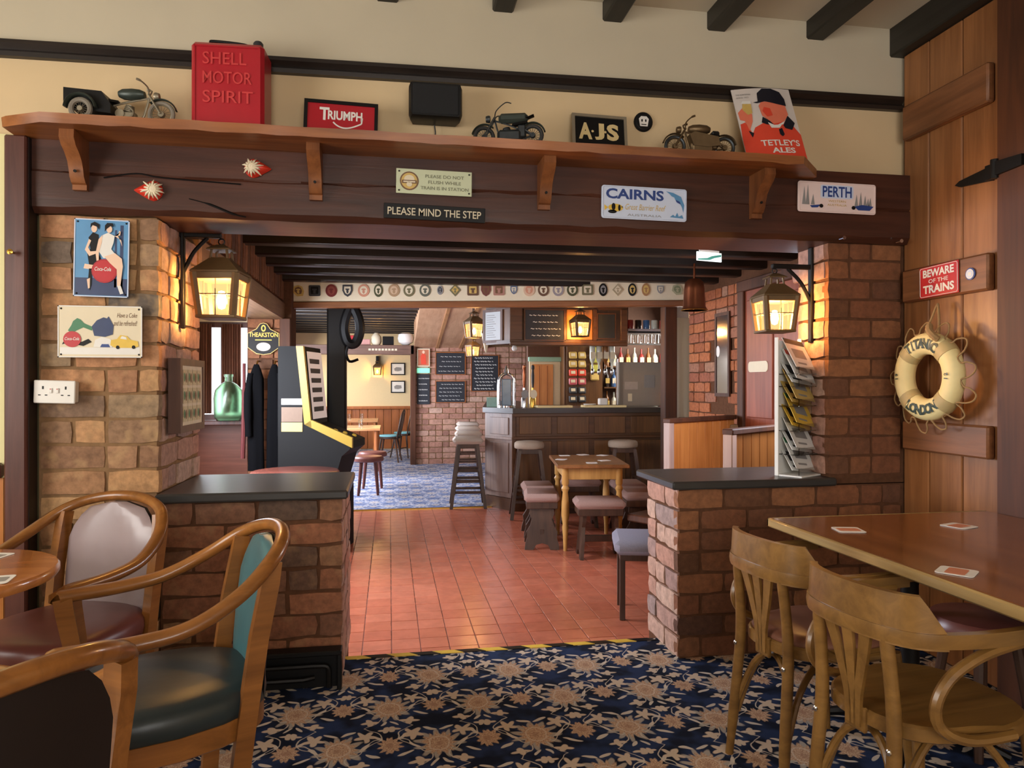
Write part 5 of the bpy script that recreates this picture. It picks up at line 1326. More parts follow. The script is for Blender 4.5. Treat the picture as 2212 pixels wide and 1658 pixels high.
# stool tucked under the long table near the door
t = thing('round_stool', 'round brown stool tucked under the long table by the door', 'stool', (2.06, 2.22, 0))
MB().lathe([(0,.40),(.16,.40),(.17,.41),(.17,.43),(.155,.452),(.10,.462),(0,.465)], 22).build('seat', M_burg, t)
for a in range(4):
    c, s = math.cos(PI/4+a*PI/2), math.sin(PI/4+a*PI/2)
    MB().tube([(.10*c,.10*s,.40),(.16*c,.16*s,0)], [.018,.014], 8).build('leg', M_stwood, t)
FZ = -0.12
# ------------------------------------------------------------------ low stools and pine table on the tiles
def low_stool(label, loc, rz, first=None):
    if first: return dup(first, loc, rz, label)
    t = thing('low_stool', label, 'stool', loc, rz, group='low stools round the pine table')
    mb = MB(); mb.box(-.200,-.150,.395,.200,.150,.470,.028); mb.build('cushion', M_stool, t, ang=70)
    MB().box(-.180,-.132,.345,.180,.132,.398,.004).build('apron', M_stwood, t)
    prof = [(-.10,.35),(-.105,.30),(-.085,.25),(-.10,.20),(-.13,.15),(-.125,.10),(-.14,.05),(-.145,0),(-.07,0),(-.05,.04),(0,.055),(.05,.04),(.07,0),(.145,0),(.14,.05),(.125,.10),(.13,.15),(.10,.20),(.085,.25),(.105,.30),(.10,.35)]
    for s in (-1, 1):
        MB().prism(prof, -.014, .014, 'x', M=Matrix.Translation((s*.155,0,0)) @ Matrix.Rotation(R(-5*s), 4, 'Y')).build('end_board', M_stwood, t)
    MB().box(-.158,-.018,.12,.158,.018,.17,.003).build('stretcher', M_stwood, t)
    return t
s0 = low_stool('low mauve stool in front of the pine table, nearest the camera', (1.668, 5.60, FZ), R(-8))
low_stool('low mauve stool left of the pine table, nearer of the two', (1.29, 6.05, FZ), R(80), s0)
low_stool('low mauve stool left of the pine table, farther of the two', (1.36, 6.52, FZ), R(84), s0)
low_stool('low mauve stool behind the pine table, next to the bar', (1.84, 6.85, FZ), R(-6), s0)
low_stool('low mauve stool right of the pine table, farther of the two', (2.22, 6.50, FZ), R(84), s0)
low_stool('low mauve stool right of the pine table, partly behind the right half wall', (2.14, 6.0, FZ), R(82), s0)
t = thing('pine_table', 'square pine pub table with turned legs in front of the bar', 'table', (1.715, 6.12, FZ), R(-8))
MB().box(-.30,-.42,.695,.30,.42,.725,.006).build('table_top', wood('pine_table_top', sr(108,66,34), sr(150,98,56), 'y', .3), t)
MB().box(-.235,-.35,.595,.235,.35,.695,.004).build('apron', M_pinetbl, t)
tp = [(.030,.70),(.030,.56),(.022,.545),(.034,.52),(.022,.49),(.032,.40),(.034,.30),(.022,.22),(.028,.20),(.020,.12),(.016,.0)]
for i in (-1,1):
    for j in (-1,1): MB().lathe(tp[::-1], 12, Matrix.Translation((i*.225,j*.335,0))).build('leg', M_pinetbl, t)
for k, (x, y) in enumerate(((-.20,.30),(.0,.36),(.20,.30),(-.20,-.05),(.05,-.32),(.20,-.12))):
    q = Vector((x,y,0)); c, s = math.cos(R(-8)), math.sin(R(-8))
    b = beermat(('beer mat at the far left', 'beer mat at the far middle', 'beer mat at the far right', 'beer mat at the left middle', 'beer mat at the near edge', 'beer mat at the right middle')[k]+' of the square pine table', (1.715+x*c-y*s, 6.12+x*s+y*c, FZ+.7255), R(20*k))

# ------------------------------------------------------------------ bar stools
def bar_stool(label, loc, rz, first=None, square=False, group=None, pale=True):
    if first: return dup(first, loc, rz, label, group)
    t = thing('bar_stool', label, 'bar stool', loc, rz, group=group)
    if not square: MB().lathe([(0,.715),(.14,.715),(.155,.722),(.158,.745),(.155,.775),(.14,.788),(.09,.794),(0,.796)], 24).build('seat', plain('sand_moquette', sr(168,150,132), .9, var=.12, scale=120, bump=.3, spec=.1), t, ang=60)
    else: MB().box(-.17,-.17,.715,.17,.17,.79,.030).build('seat', M_stoolp, t, ang=70)
    MB().box(-.12,-.12,.665,.12,.12,.718,.004).build('apron', M_stwood, t)
    f = .19
    for i in (-1,1):
        for j in (-1,1): MB().sweep([(i*f,j*f,0),(i*.105,j*.105,.70)], [(-.018,-.018),(.018,-.018),(.018,.018),(-.018,.018)], up=(0,1,0)).build('leg', M_stwood, t)
    for z, sc in ((.18,.168),(.30,.153)):
        for j in (-1,1): MB().box(-sc,j*sc-.010,z-.014,sc,j*sc+.010,z+.014,.003).build('footrail', M_stwood, t)
    for z, sc in ((.22,.163),(.40,.14)):
        for j in (-1,1): MB().box(j*sc-.010,-sc,z-.014,j*sc+.010,sc,z+.014,.003).build('footrail', M_stwood, t)
    return t
b0 = bar_stool('round sand seated bar stool at the bar corner, left of the pine table', (1.445, 7.38, FZ), R(-8))
bar_stool('round sand seated bar stool at the bar, behind the pine table at right', (2.46, 7.36, FZ), R(-8), b0)
q0 = bar_stool('square pale bar stool by the bar side, nearest of the row of four', (.88, 8.14, FZ), R(-4), square=True, group='square bar stools along the side of the bar')
for k, (x, y, w_) in enumerate(((.99, 9.1, 'second nearest in the row'), (1.10, 10.2, 'third nearest in the row'), (1.22, 11.3, 'farthest in the row'))):
    bar_stool('square pale bar stool, %s beside the bar' % w_, (x, y, FZ), R(-4+2*k), q0, group='square bar stools along the side of the bar')

# ------------------------------------------------------------------ bar counter
t = thing('bar_counter', 'dark oak panelled bar counter with cut off left corner', 'bar counter', (1.344, 7.74, FZ))
base = [(0,0),(1.75,0),(1.75,.55),(.30,.60),(.22,3.0),(.05,3.3),(.16,3.3),(-.02,1.2),(-.244,.38)]
foot = [(0,0),(1.75,0),(1.75,.55),(.35,.6),(.60,3.4),(.20,3.4),(-.244,.38)]
MB().prism([(x, y) for x, y in foot], .0, 1.07, 'z').build('carcass', M_bar, t, ang=20)
def ringy(s): 
    return [(-s*.4,-s),(1.75,-s),(1.75,.60),(.38,.62),(.66,3.42),(.16,3.42),(-.244-s,.38-s*.3)]
MB().prism(ringy(.055), 1.07, 1.125, 'z').build('counter_top', plain('counter_edge', sr(52,42,36), .3, var=.15), t, ang=20)
MB().prism(ringy(.022), 0, .13, 'z').build('plinth', M_bar, t, ang=20)
for i in range(4):
    x0 = .06+i*.425; MB().box(x0,-.012,.90-.06,x0+.36,.01,1.03,.004).build('upper_panel', M_barv, t); MB().box(x0,-.012,.20,x0+.36,.01,.76,.004).build('lower_panel', M_barv, t)
MB().box(-.01,-.028,.785,1.75,.01,.815,.005).build('moulding', M_bar, t); MB().box(-.01,-.034,1.03,1.75,.01,1.07,.005).build('moulding', M_bar, t)
ca = math.atan2(-.38, .244); Lc = math.hypot(.244,.38)
Mc = Matrix.Translation((-.244,.38,0)) @ Matrix.Rotation(ca, 4, 'Z')
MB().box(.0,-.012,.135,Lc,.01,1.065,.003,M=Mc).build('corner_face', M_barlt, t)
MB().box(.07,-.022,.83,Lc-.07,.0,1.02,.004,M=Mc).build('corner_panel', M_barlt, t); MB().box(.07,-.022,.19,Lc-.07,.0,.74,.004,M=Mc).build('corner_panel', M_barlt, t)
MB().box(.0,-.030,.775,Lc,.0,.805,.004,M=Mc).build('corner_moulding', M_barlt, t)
MB().box(-.022,-.02,0,.022,.03,1.07,.006).build('corner_post', M_bar, t)
MB().prism([(-.265,.40),(-.245,.37),(.20,3.38),(.18,3.40)], .13, 1.06, 'z').build('side_panel', M_barlt, t)
CT = FZ+1.127
for k, (x, w_, lab) in enumerate(((1.60, .40, 'left'), (2.14, .48, 'right'))):
    mb = MB(); mb.box(0,0,0,w_,.20,.026,.006); mb.mi = 1; mb.box(.03,.02,.0255,w_-.03,.18,.0268)
    tag(mb.build('bar_towel', [plain('gold_towel', sr(226,204,150), .9, var=.15, scale=90), M_brownpr], None, (x, 7.70, CT)), 'folded yellow bar towel on the counter front edge, %s of the two' % lab, 'bar towel')
# chrome beer font and hand pumps
t = thing('beer_font', 'tall chrome arched beer font at the left end of the bar counter', 'beer tap', (1.30, 7.98, CT))
mb = MB(); 
for s in (-1,1): mb.tube(smooth_path([(s*.085,0,0),(s*.085,0,.27),(s*.06,0,.35),(0,0,.385)],5), .020, 10)
mb.lathe([(.03,.37),(.022,.42),(.008,.47),(0,.475)],10)
mb.build('arch', M_chrome, t)
MB().box(-.055,-.02,.02,.055,.02,.32,.01).build('badge_panel', plain('steel_blue_panel', sr(120,140,156), .25, .3, var=.3, scale=10), t)
MB().lathe([(.10,0),(.10,.02),(.07,.03),(0,.03)],16).build('foot', M_chrome, t)
for k, (x, lab) in enumerate(((1.50, 'first from the chrome font'), (1.60, 'second from the chrome font'))):
    t = thing('hand_pump', 'slim beer hand pump on the counter, %s' % lab, 'beer pump', (x, 7.96, CT))
    MB().lathe([(.035,0),(.035,.10),(.022,.13),(.014,.16),(.014,.22)],12).build('body', M_brass if k else M_chrome, t)
    MB().lathe([(.010,.22),(.016,.28),(.018,.36),(.012,.42),(.02,.44),(.018,.47),(0,.48)],12).build('handle', M_copper if k == 0 else M_dkwood, t)
    MB().lathe([(.0,-.004),(.05,-.004),(.05,.004),(0,.004)],18,Matrix.Translation((0,-.04,.15)) @ Matrix.Rotation(R(90),4,'X'),sx=.8).build('pump_clip', M_grey if k == 0 else M_cream, t)
tag(MB().lathe([(0,-.032),(.02,-.026),(.031,-.008),(.032,.006),(.022,.026),(.012,.036),(0,.038)],14).build('white_float', M_paper, None, (1.43, 8.2, 1.684)), 'white egg shaped ornament hanging above the beer font', 'ornament')
tag(MB().box(-.05,-.04,0,.05,.04,.10,.01).build('napkin_box', M_white, None, (2.42, 7.96, CT)), 'small white box on the counter right of the middle', 'box')
tag(MB().lathe([(0,0),(.05,0),(.075,.035),(.07,.035),(.045,.008),(0,.008)],16).build('white_bowl', M_white, None, (2.27, 7.98, CT)), 'white bowl on the bar counter beside the small box', 'bowl')
mb = MB(); mb.box(-.28,0,0,.28,.02,.52,.01); tcab = mb.build('grey_cabinet', plain('putty_grey', sr(150,140,128), .6, var=.06), None, (2.93, 8.10, CT)); tag(tcab, 'grey screen panel with pinned notices at right end of the bar', 'panel')
for k, (x, z, w_, h_, m_) in enumerate(((.04,.22,.13,.15,M_grey),(-.20,.20,.16,.09,plain('pale_notice', sr(176,164,154), .6)),(-.16,.06,.05,.09,M_cream))): MB().box(x,-.004,z,x+w_,0,z+h_).build('notice', m_, tcab)
tag(MB().box(-.012,-.012,0,.012,.012,.56,.004).build('steel_upright', M_chrome, None, (2.62, 8.05, CT)), 'bright steel upright beside the grey screen panel on the bar', 'post')
for k, (c_, x, h_, lab) in enumerate(((M_red,3.19,.17,'pink and red carton at the right end of the bar'),(M_yel,3.24,.14,'yellow carton at the right end of the bar'))):
    tag(MB().box(-.025,-.02,0,.025,.02,h_,.003).build('carton', c_, None, (x, 7.98+.03*k, CT)), lab, 'carton')
tag(MB().prism([(-.06,-.03),(.05,-.04),(.07,.03),(-.05,.04)],0,.11,'z').build('leaflet_box', plain('mint_card', sr(170,210,196), .6), None, (1.16, 8.2, CT)), 'mint green card box on the bar corner, far left', 'box')
# back bar: door opening, snacks, optics and bottles
t = thing('pantry_door', 'pale wooden door seen through the opening behind the bar', 'door', (1.93, 9.62, FZ))
MB().box(-.04,.03,.0,.40,.07,1.70,.004).build('cream_surround', M_cream, t); MB().box(0,.005,.1,.29,.032,1.66,.004).build('leaf', wood('pantry_pine', sr(190,120,60), sr(226,158,92), 'z', .4), t)
for a in (.09,.20): MB().box(a,-.002,.12,a+.008,.006,1.64).build('groove', M_dado, t)
MB().box(-.05,.0,1.70,.41,.07,1.76,.004).build('head', plain('mint_paint', sr(150,190,170), .5), t)
t = thing('back_shelf', 'dark wooden back bar shelving behind the counter', 'shelving', (2.36, 9.45, FZ))
MB().box(0,0,.0,1.50,.25,1.02,.006).build('cupboard', M_bar, t)
for z in (1.02,1.33,1.62): MB().box(.55 if z > 1.1 else 0,.05,z,1.50,.24,z+.02).build('shelf_board', M_barv, t)
MB().box(-.03,.0,0,.0,.25,2.0,.004).build('upright', M_barv, t); MB().box(0,-.032,1.03,.50,-.012,1.95,.003).build('packet_board', M_barv, t)
cols = [M_gold, M_yel, M_orange, plain('crisp_pink', sr(190,90,96), .4), M_grey, M_dkgrey, M_gold, M_yel]
for r_ in range(6):
    for c_ in range(2):
        m_ = (M_gold, M_gold, M_orange, plain('crisp_pink', sr(190,90,96), .4), M_dkgrey, M_dkgrey)[r_]
        mb = MB(); mb.box(-.055,-.018,-.05,.055,.010,.045,.012); mb.mi = 1; mb.box(-.03,-.0195,-.02,.03,-.017,.02)
        tag(mb.build('snack_packet', [m_, M_cream], None, (2.44+.125*c_, 9.40, 1.66-.118*r_), (R(-12), 0, R(rnd.uniform(-6,6)))), '%s snack packet, %s row from the top, %s column behind the bar' % (('gold','gold','coral','pink','charcoal','charcoal')[r_], ('first','second','third','fourth','fifth','sixth')[r_], ('left','right')[c_]), 'snack packet')
for c_ in range(4):
    tag(MB().box(-.06,-.018,-.05,.06,.010,.05,.012).build('snack_packet', plain('lime_packet', sr(178,172,66), .4) if c_ < 3 else M_gold, None, (2.73+.004*c_, 9.40, 1.72-.118*c_), (R(-10),0,R(5))), '%s snack packet, %s in the third column of the snack rack' % ('lime' if c_ < 3 else 'gold', ('topmost','second','third','lowest')[c_]), 'snack packet')
def bottle_mb(s=1.0, kind=0):
    p = [(0,0),(.036,0),(.038,.02),(.038,.16),(.032,.19),(.014,.225),(.013,.28),(.015,.285),(.015,.30),(0,.30)] if kind == 0 else [(0,0),(.042,0),(.044,.02),(.042,.12),(.03,.16),(.013,.18),(.013,.25),(0,.252)]
    return MB().lathe([(a*s,b*s) for a,b in p], 12)
bcol = [plain('bottle_amber', sr(130,82,40), .15), plain('bottle_green', sr(50,88,56), .15), plain('bottle_pale', sr(206,206,190), .15), plain('bottle_dark', sr(52,42,38), .15), plain('bottle_red', sr(150,52,48), .2), plain('bottle_blue', sr(70,104,150), .2)]
bn = ['amber','green','pale','dark','red','blue']
k = 0
od = ['leftmost','second','third','fourth','fifth','sixth','seventh','eighth','ninth','tenth','eleventh']
for z, zn in ((FZ+1.04,'lower'),(FZ+1.35,'middle'),(FZ+1.64,'top')):
    for i in range(9):
        c_ = (k*5+i*3) % 6; k += 1
        t = thing('bottle', '%s spirit bottle, %s from left on the %s back bar shelf' % (bn[c_], od[i], zn), 'bottle', (2.97+.10*i, 9.58, z))
        bottle_mb(.95 if i % 2 else .85, i % 2).build('glass', bcol[c_], t)
        MB().box(-.028,-.040,.05,.028,-.036,.12).build('label', M_cream if i % 3 else M_gold, t)
for i in range(4):
    t = thing('optic_bottle', 'upturned spirit bottle on optic, %s from left under the bar canopy' % od[i], 'bottle', (2.38+.08*i, 8.25, 1.72))
    bottle_mb(.9, 0).build('glass', bcol[(2,2,0,2,1)[i]], t, (0,0,0), (PI,0,0))
    MB().lathe([(.012,-.34),(.02,-.32),(.02,-.28),(.012,-.27)],10).build('measure', M_chrome, t)
    MB().box(-.03,-.037,-.15,.03,-.034,-.07).build('label', M_cream, t)
t = thing('glass_shelf', 'hanging glass rack with tumblers and tins at right of the bar canopy', 'shelf', (2.72, 7.95, 1.86))
MB().box(0,0,0,.50,.30,.02).build('board', plain('pale_shelf', sr(176,166,170), .4), t); MB().box(0,0,.0,.50,.012,.05,.004).build('lip', plain('pale_shelf', sr(176,166,170), .4), t)
for q in (.03,.46): MB().box(q,.14,.0,q+.02,.16,.56).build('hanger', M_barv, t)
for i in range(5):
    c_ = (4,3,5,2,4)[i]
    tag(MB().lathe([(0,0),(.036,0),(.038,.004),(.038,.13),(.034,.135),(0,.135)],14).build('tin', bcol[c_], None, (2.77+.10*i, 8.03, 1.882)), '%s tin, %s from left on the hanging rack' % (bn[c_], od[i]), 'tin')
for i in range(6):
    tag(MB().lathe([(.026,0),(.03,.004),(.034,.11),(.032,.11),(.028,.008),(0,.008)],12).build('tumbler', M_cglass, None, (2.76+.085*i, 8.05, 1.745)), 'upturned glass tumbler, %s from left under the hanging rack' % od[i], 'glass')
t_ = thing('tumbler_rail', 'pale rail carrying tumblers below the hanging rack', 'rail', (2.72, 7.97, 1.73)); MB().box(0,0,0,.52,.16,.012).build('board', M_paper, t_)
# canopy over the bar
t = thing('bar_canopy', 'oak bar canopy with recessed panels hanging over the counter', 'canopy', (1.32, 7.86, 1.72))
poly = [(0,0),(1.36,0),(1.36,.5),(.1,.5),(-.22,.36)]
MB().prism(poly, 0, .04, 'z').build('base_board', M_bar, t); MB().prism(poly, .39, .44, 'z').build('top_board', M_bar, t)
MB().prism([(.02,.02),(1.34,.02),(1.34,.48),(.1,.48),(-.19,.36)], .04, .39, 'z').build('body', M_barv, t, ang=20)
for a, b in ((0,.14),(.60,.645),(.955,1.0),(1.28,1.36)): MB().box(a,-.012,.04,b,.03,.40,.004).build('stile', M_bar, t)
MB().box(.65,.004,.05,.95,.022,.39,.003).build('lit_panel', plain('lamplit_panel', sr(190,120,56), .4, var=.15, scale=12), t)  # lantern's glow on the canopy, painted as a lighter warm panel
MB().box(.0,-.03,-.02,1.36,.03,.02,.006).build('lower_rail', M_bar, t)
def chalk(name, label, loc, w, h, lines, frame=True, rz=0.0, seed=1, fr=None):
    t = thing(name, label, 'chalkboard', loc, rz)
    MB().box(0,0,0,w,.012,h,.002).build('board', M_chalk, t)
    if frame:
        mb = MB(); e = .012
        for a in ((-e,-.006,-e,w+e,.014,0),(-e,-.006,h,w+e,.014,h+e),(-e,-.006,0,0,.014,h),(w,-.006,0,w+e,.014,h)): mb.box(*a)
        mb.build('frame', fr or M_dado, t)
    r_ = random.Random(seed); mb = MB()
    for i in range(lines):
        z = h*(1-(i+.8)/(lines+.4)); a = w*r_.uniform(.08,.2); b = w*r_.uniform(.75,.93); x = a
        while x < b:
            l = r_.uniform(.02,.06)*w/.5
            mb.fline([(x,z),(x+l*.3,z+h*.02),(x+l*.6,z-h*.012),(min(x+l,b),z+h*.008)], max(.006, h*.016), 0, 2); x += l*1.35
    stuff(mb.build('chalk_writing', M_paper, t, smooth=False)) if lines else None; return t
chalk('chalkboard', 'square chalkboard in the middle of the bar canopy', (1.49, 7.845, 1.765), .44, .33, 4, True, 0, 3, M_bar)
chalk('chalkboard', 'small dark blank panel at the right of the bar canopy', (2.33, 7.85, 1.79), .20, .27, 0, True, 0, 4, M_bar)
chalk('chalkboard', 'upper left chalkboard on the far brick wall', (.80, 12.485, 1.44), .50, .37, 4, True, 0, 5)
chalk('chalkboard', 'lower left chalkboard on the far brick wall', (.80, 12.485, .955), .50, .36, 5, True, 0, 6)
chalk('chalkboard', 'tall chalkboard menu on the far brick wall right of the pair', (1.42, 12.485, 1.15), .47, .62, 10, True, 0, 7)
chalk('chalkboard', 'narrow blue chalkboard beside the far doorway', (.47, 12.48, .92), .22, .52, 5, False, 0, 8)
tag(MB().box(0,0,0,.22,.02,.085,.003).build('exit_sign', glow('green_exit', (.22,.72,.48), .6), None, (.47, 12.475, 1.46)), 'small green lit exit sign above the narrow blue chalkboard', 'exit sign')
t = framed('framed_picture', 'reddish framed picture above the small green exit sign', (.47, 12.46, 1.57), .22, .31, .018, (0,0,0), M_cream, plain('reddish_print', sr(190,110,80), .5, var=.35, scale=9))
mb = MB(); mb.fpoly([(.07,.04),(.06,.18),(.10,.24),(.15,.20),(.16,.04)], 0, 1); mb.fdisc(.11,.25,.022,.028,1,2); o = mb.build('print', [M_orange, M_skin], t, smooth=False)
for v in o.data.vertices: v.co.y += .0045
t = framed('price_list', 'white price list in a grey brown frame hung at the canopy corner', (1.062, 8.222, 1.74), .30, .38, .030, (0,0,R(-50)), wood('grey_brown_frame', sr(104,84,78), sr(140,118,108), 'z'), plain('price_paper', sr(206,212,214), .5, var=.02))
mb = MB()
for q in range(11): mb.frect(.06,.06+q*.025,.20-.02*(q % 3),.066+q*.025,0,1)
o = mb.build('print', [M_grey], t, smooth=False)
for v in o.data.vertices: v.co.y += .0045
t = lantern('lantern', 'small lit lantern hanging in front of the bar canopy', (2.07, 7.66, 1.80), R(10), .95, None, 45)
MB().tube([(0,0,.145),(0,0,.63)], .004, 6).build('hanging_rod', M_iron, t); MB().lathe([(.07,.615),(.06,.63),(0,.635)],16).build('ceiling_plate', M_brass, t)
t = lantern('lantern', 'larger upper lit lantern hanging left of the price list', (.995, 8.5, 1.83), R(20), 1.0, None, 40)
MB().tube([(0,0,.155),(0,0,.60)], .004, 6).build('hanging_rod', M_iron, t); MB().lathe([(.08,.585),(.07,.60),(0,.605)],16).build('ceiling_plate', M_brass, t)
t = lantern('lantern', 'smaller lower lit lantern hanging left of the price list', (1.02, 8.85, 1.62), R(30), .72, None, 15)
MB().tube([(0,0,.11),(0,0,.82)], .004, 6).build('hanging_rod', M_iron, t)
tag(MB().lathe([(0,-.17),(.012,-.15),(.045,.0),(.055,.06),(0,.07)],8).build('paper_cone', M_cream, None, (1.11, 8.3, 1.80)), 'pale pointed paper cone hanging beside the price list', 'ornament')
# ------------------------------------------------------------------ beer badges along the fascia
spec = [(650,'olive and brown','fan',M_gold,M_brownpr),(684,'black','square',M_dkgrey,M_blk),(719,'dark red','round',plain('badge_red', sr(112,34,32), .4),plain('badge_rust', sr(140,66,54), .4)),(753,'black and cream','shield',M_dkgrey,M_cream),(787,'salmon outlined','round',plain('badge_salmon', sr(200,140,112), .4),M_cream),(818,'dark green','oval',plain('badge_green', sr(70,72,44), .4),M_cream),(851,'tan','round',plain('badge_tan', sr(170,138,104), .4),plain('badge_buff', sr(206,176,144), .4)),(883,'olive outlined','round',plain('badge_olive', sr(112,106,76), .4),M_cream),(917,'grey green outlined','round',plain('badge_sage', sr(96,98,84), .4),M_cream),(949,'tiny grey','oval',M_grey,M_dkgrey),(981,'olive','diamond',plain('badge_olive', sr(112,106,76), .4),M_gold),(1019,'brown framed','square',plain('badge_brown', sr(100,70,50), .4),M_gold),(1047,'maroon','shield',plain('badge_maroon', sr(110,60,52), .4),M_brownpr),(1075,'pink brown','square',plain('badge_pink', sr(170,122,104), .4),M_brownpr),(1107,'small blue outlined','shield',plain('badge_slate', sr(100,110,130), .4),M_cream),(1140,'pale orange','round',plain('badge_peach', sr(214,178,148), .4),plain('badge_coral', sr(204,140,110), .4)),(1171,'brown and cream','round',plain('badge_brown', sr(100,70,50), .4),M_cream),(1203,'lilac grey','round',plain('badge_lilac', sr(148,138,140), .4),M_cream),(1234,'green and cream','round',plain('badge_green', sr(70,72,44), .4),M_cream),(1267,'olive tall','square',plain('badge_olive', sr(112,106,76), .4),M_cream),(1301,'black','oval',M_blk,M_grey),(1333,'faint olive','diamond',plain('badge_faint', sr(168,152,120), .4),M_cream),(1365,'black and gold','oval',M_blk,M_gold),(1395,'tan','oval',plain('badge_ochre', sr(160,116,72), .4),M_gold),(1427,'small grey','shield',M_grey,M_cream),(1464,'pale green','fan',plain('badge_pale', sr(176,170,136), .4),plain('badge_moss', sr(130,136,100), .4))]
ords = ['first','second','third','fourth','fifth','sixth','seventh','eighth','ninth','tenth','eleventh','twelfth','thirteenth','fourteenth','fifteenth','sixteenth','seventeenth','eighteenth','nineteenth','twentieth','twenty first','twenty second','twenty third','twenty fourth','twenty fifth','twenty sixth']
Mf = Matrix.Translation((0.935, 6.595, 2.135)) @ Matrix.Rotation(R(-6.5), 4, 'Z') @ Matrix.Rotation(R(-0.6), 4, 'Y')
for i, (px_, cn, sh, Ma, Mb) in enumerate(spec):
    lx = -1.76 + (px_-650)/(1464-650)*3.50
    p = Mf @ Vector((lx, -.026, .002))
    t = thing('beer_badge', '%s %s beer badge, %s from left on the cream board' % (cn, sh, ords[i]), 'badge', p, rot=(0, R(-0.6), R(-6.5)), group='beer badges on the cream fascia board')
    s = .052 if 'tiny' not in cn and 'small' not in cn else .036
    n = 18
    if sh == 'round': pts = [(s*math.cos(2*PI*k/n), s*1.12*math.sin(2*PI*k/n)) for k in range(n)]
    elif sh == 'oval': pts = [(s*.78*math.cos(2*PI*k/n), s*1.15*math.sin(2*PI*k/n)) for k in range(n)]
    elif sh == 'square': pts = [(x-s, z-s*.95) for x, z in rounded(2*s, 1.9*s, .012)]
    elif sh == 'diamond': pts = [(0,-s*1.1),(s,0),(0,s*1.1),(-s,0)]
    elif sh == 'fan': pts = [(-s,-.2*s),(-.2*s,-s),(s*.8,-s*.9),(s,-.1*s),(s*.7,s*.7),(0,s),(-s*.8,s*.7)]
    else: pts = [(-s*.85,s),(s*.85,s),(s*.9,0),(s*.55,-s*.75),(0,-s*1.1),(-s*.55,-s*.75),(-s*.9,0)]
    MB().prism(pts, -.006, .006, 'y').build('clip', Ma, t)
    mb = MB(); mb.fpoly([(x*.66, z*.66+.002) for x, z in pts], 0, 10); mb.fpoly([(x*.40, z*.14+.010) for x, z in pts], 1, 12); mb.fpoly([(x*.22, z*.30-.012) for x, z in pts], 1, 12)
    mb.build('emblem', [Mb, Ma], t, smooth=False)
# ------------------------------------------------------------------ left side of the bar room
t = thing('quiz_machine', 'black upright games machine with yellow edging and sloping console', 'games machine', (-0.90, 6.12, FZ), R(-13))
prof = [(0,0),(0,1.70),(.20,1.70),(.265,1.06),(.60,.92),(.60,.86),(.53,.80),(.47,.60),(.50,.52),(.50,0)]
MB().prism(prof, 0, .46, 'y').build('cabinet', plain('machine_black', sr(20,20,20), .6, var=.1, spec=.15), t, ang=20)
mb = MB(); mb.prism([(.155,1.70),(.215,1.70),(.285,1.03),(.225,1.06)], -.014, .02, 'y'); mb.prism([(.225,1.06),(.285,1.095),(.62,.955),(.62,.87)], -.014, .02, 'y')
mb.build('yellow_edging', plain('yellow_edging', sr(158,130,42), .35, var=.05), t, ang=20)
mb = MB(); mb.add([(.222,.05,1.66),(.222,.42,1.66),(.276,.42,1.10),(.276,.05,1.10)], [(0,1,2,3)]); mb.build('screen', glow('game_screen', (.55,.46,.42), .35), t, smooth=False)
mb = MB()
for q in range(6): mb.box(.228+q*.008,.10,1.56-q*.08,.232+q*.008,.34,1.60-q*.08)
mb.build('screen_graphics', M_dkgrey, t, smooth=False)
for z0, z1, m_, nm in ((1.22,1.27,M_paper,'white_label'),(1.08,1.20,plain('label_brown', sr(110,86,66), .5),'brown_label'),(1.0,1.075,M_gold,'gold_label')): MB().box(.03,-.004,z0,.205,0,z1).build(nm, m_, t)
for q in range(4): MB().lathe([(.02,0),(.02,.012),(.014,.018),(0,.018)],12,Matrix.Translation((.36+.06*q,.12+.07*q,1.018-.025*q)) @ Matrix.Rotation(R(23),4,'Y')).build('button', M_yel, t)
# green glass bottle on the sill
t = thing('glass_carboy', 'large green glass carboy on the bay window sill', 'bottle', (-1.405, 6.70, .946))
MB().lathe([(0,0),(.10,0),(.122,.03),(.126,.20),(.115,.27),(.07,.32),(.034,.345),(.032,.385),(.04,.39),(.04,.41),(.030,.41),(.028,.35),(.066,.312),(.108,.265),(.119,.20),(.115,.035),(.095,.008),(0,.008)], 24).build('glass', M_gglass, t)
# black coats
for k, (x, lab, ln) in enumerate(((-1.135,'black coat hanging left of the pair beneath the brewery sign',.92),(-.985,'black coat hanging right of the pair beneath the brewery sign',1.0))):
    t = thing('hanging_coat', lab, 'coat', (x, 6.50, 1.44))
    vs = []; n = 22; rows = [(0,.02),(-.05,.04),(-.12,.060),(-.30,.061),(-.6,.063),(-ln,.065)]
    for z, w_ in rows:
        for i in range(n):
            a = 2*PI*i/n; f = 1+.14*math.sin(5*a+k*2+z*3)*min(1,-z*3)
            vs.append((w_*math.cos(a)*f, .5*w_*math.sin(a)*f, z))
    fs = [(r_*n+i, (r_+1)*n+i, (r_+1)*n+(i+1)%n, r_*n+(i+1)%n)[::-1] for r_ in range(len(rows)-1) for i in range(n)] + [tuple(range(n)), tuple((len(rows)-1)*n+i for i in range(n-1,-1,-1))]
    MB().add(vs, fs).build('body', plain('black_cloth', sr(13,13,15), .95, spec=.05), t, ang=70)
    for s in ((-1,) if k == 0 else (1,)): MB().tube(smooth_path([(s*.045,-.01,-.08),(s*.062,-.035,-.25),(s*.06,-.045,-.45),(s*.055,-.04,-.62)],4), [.028]*4+[.034]*5+[.030]*4, 10).build('sleeve', plain('black_cloth', sr(13,13,15), .95, spec=.05), t)
    MB().tube([(0,.02,.0),(0,.06,.03),(0,.12,.03)], .008, 6).build('hook', M_brass, t)
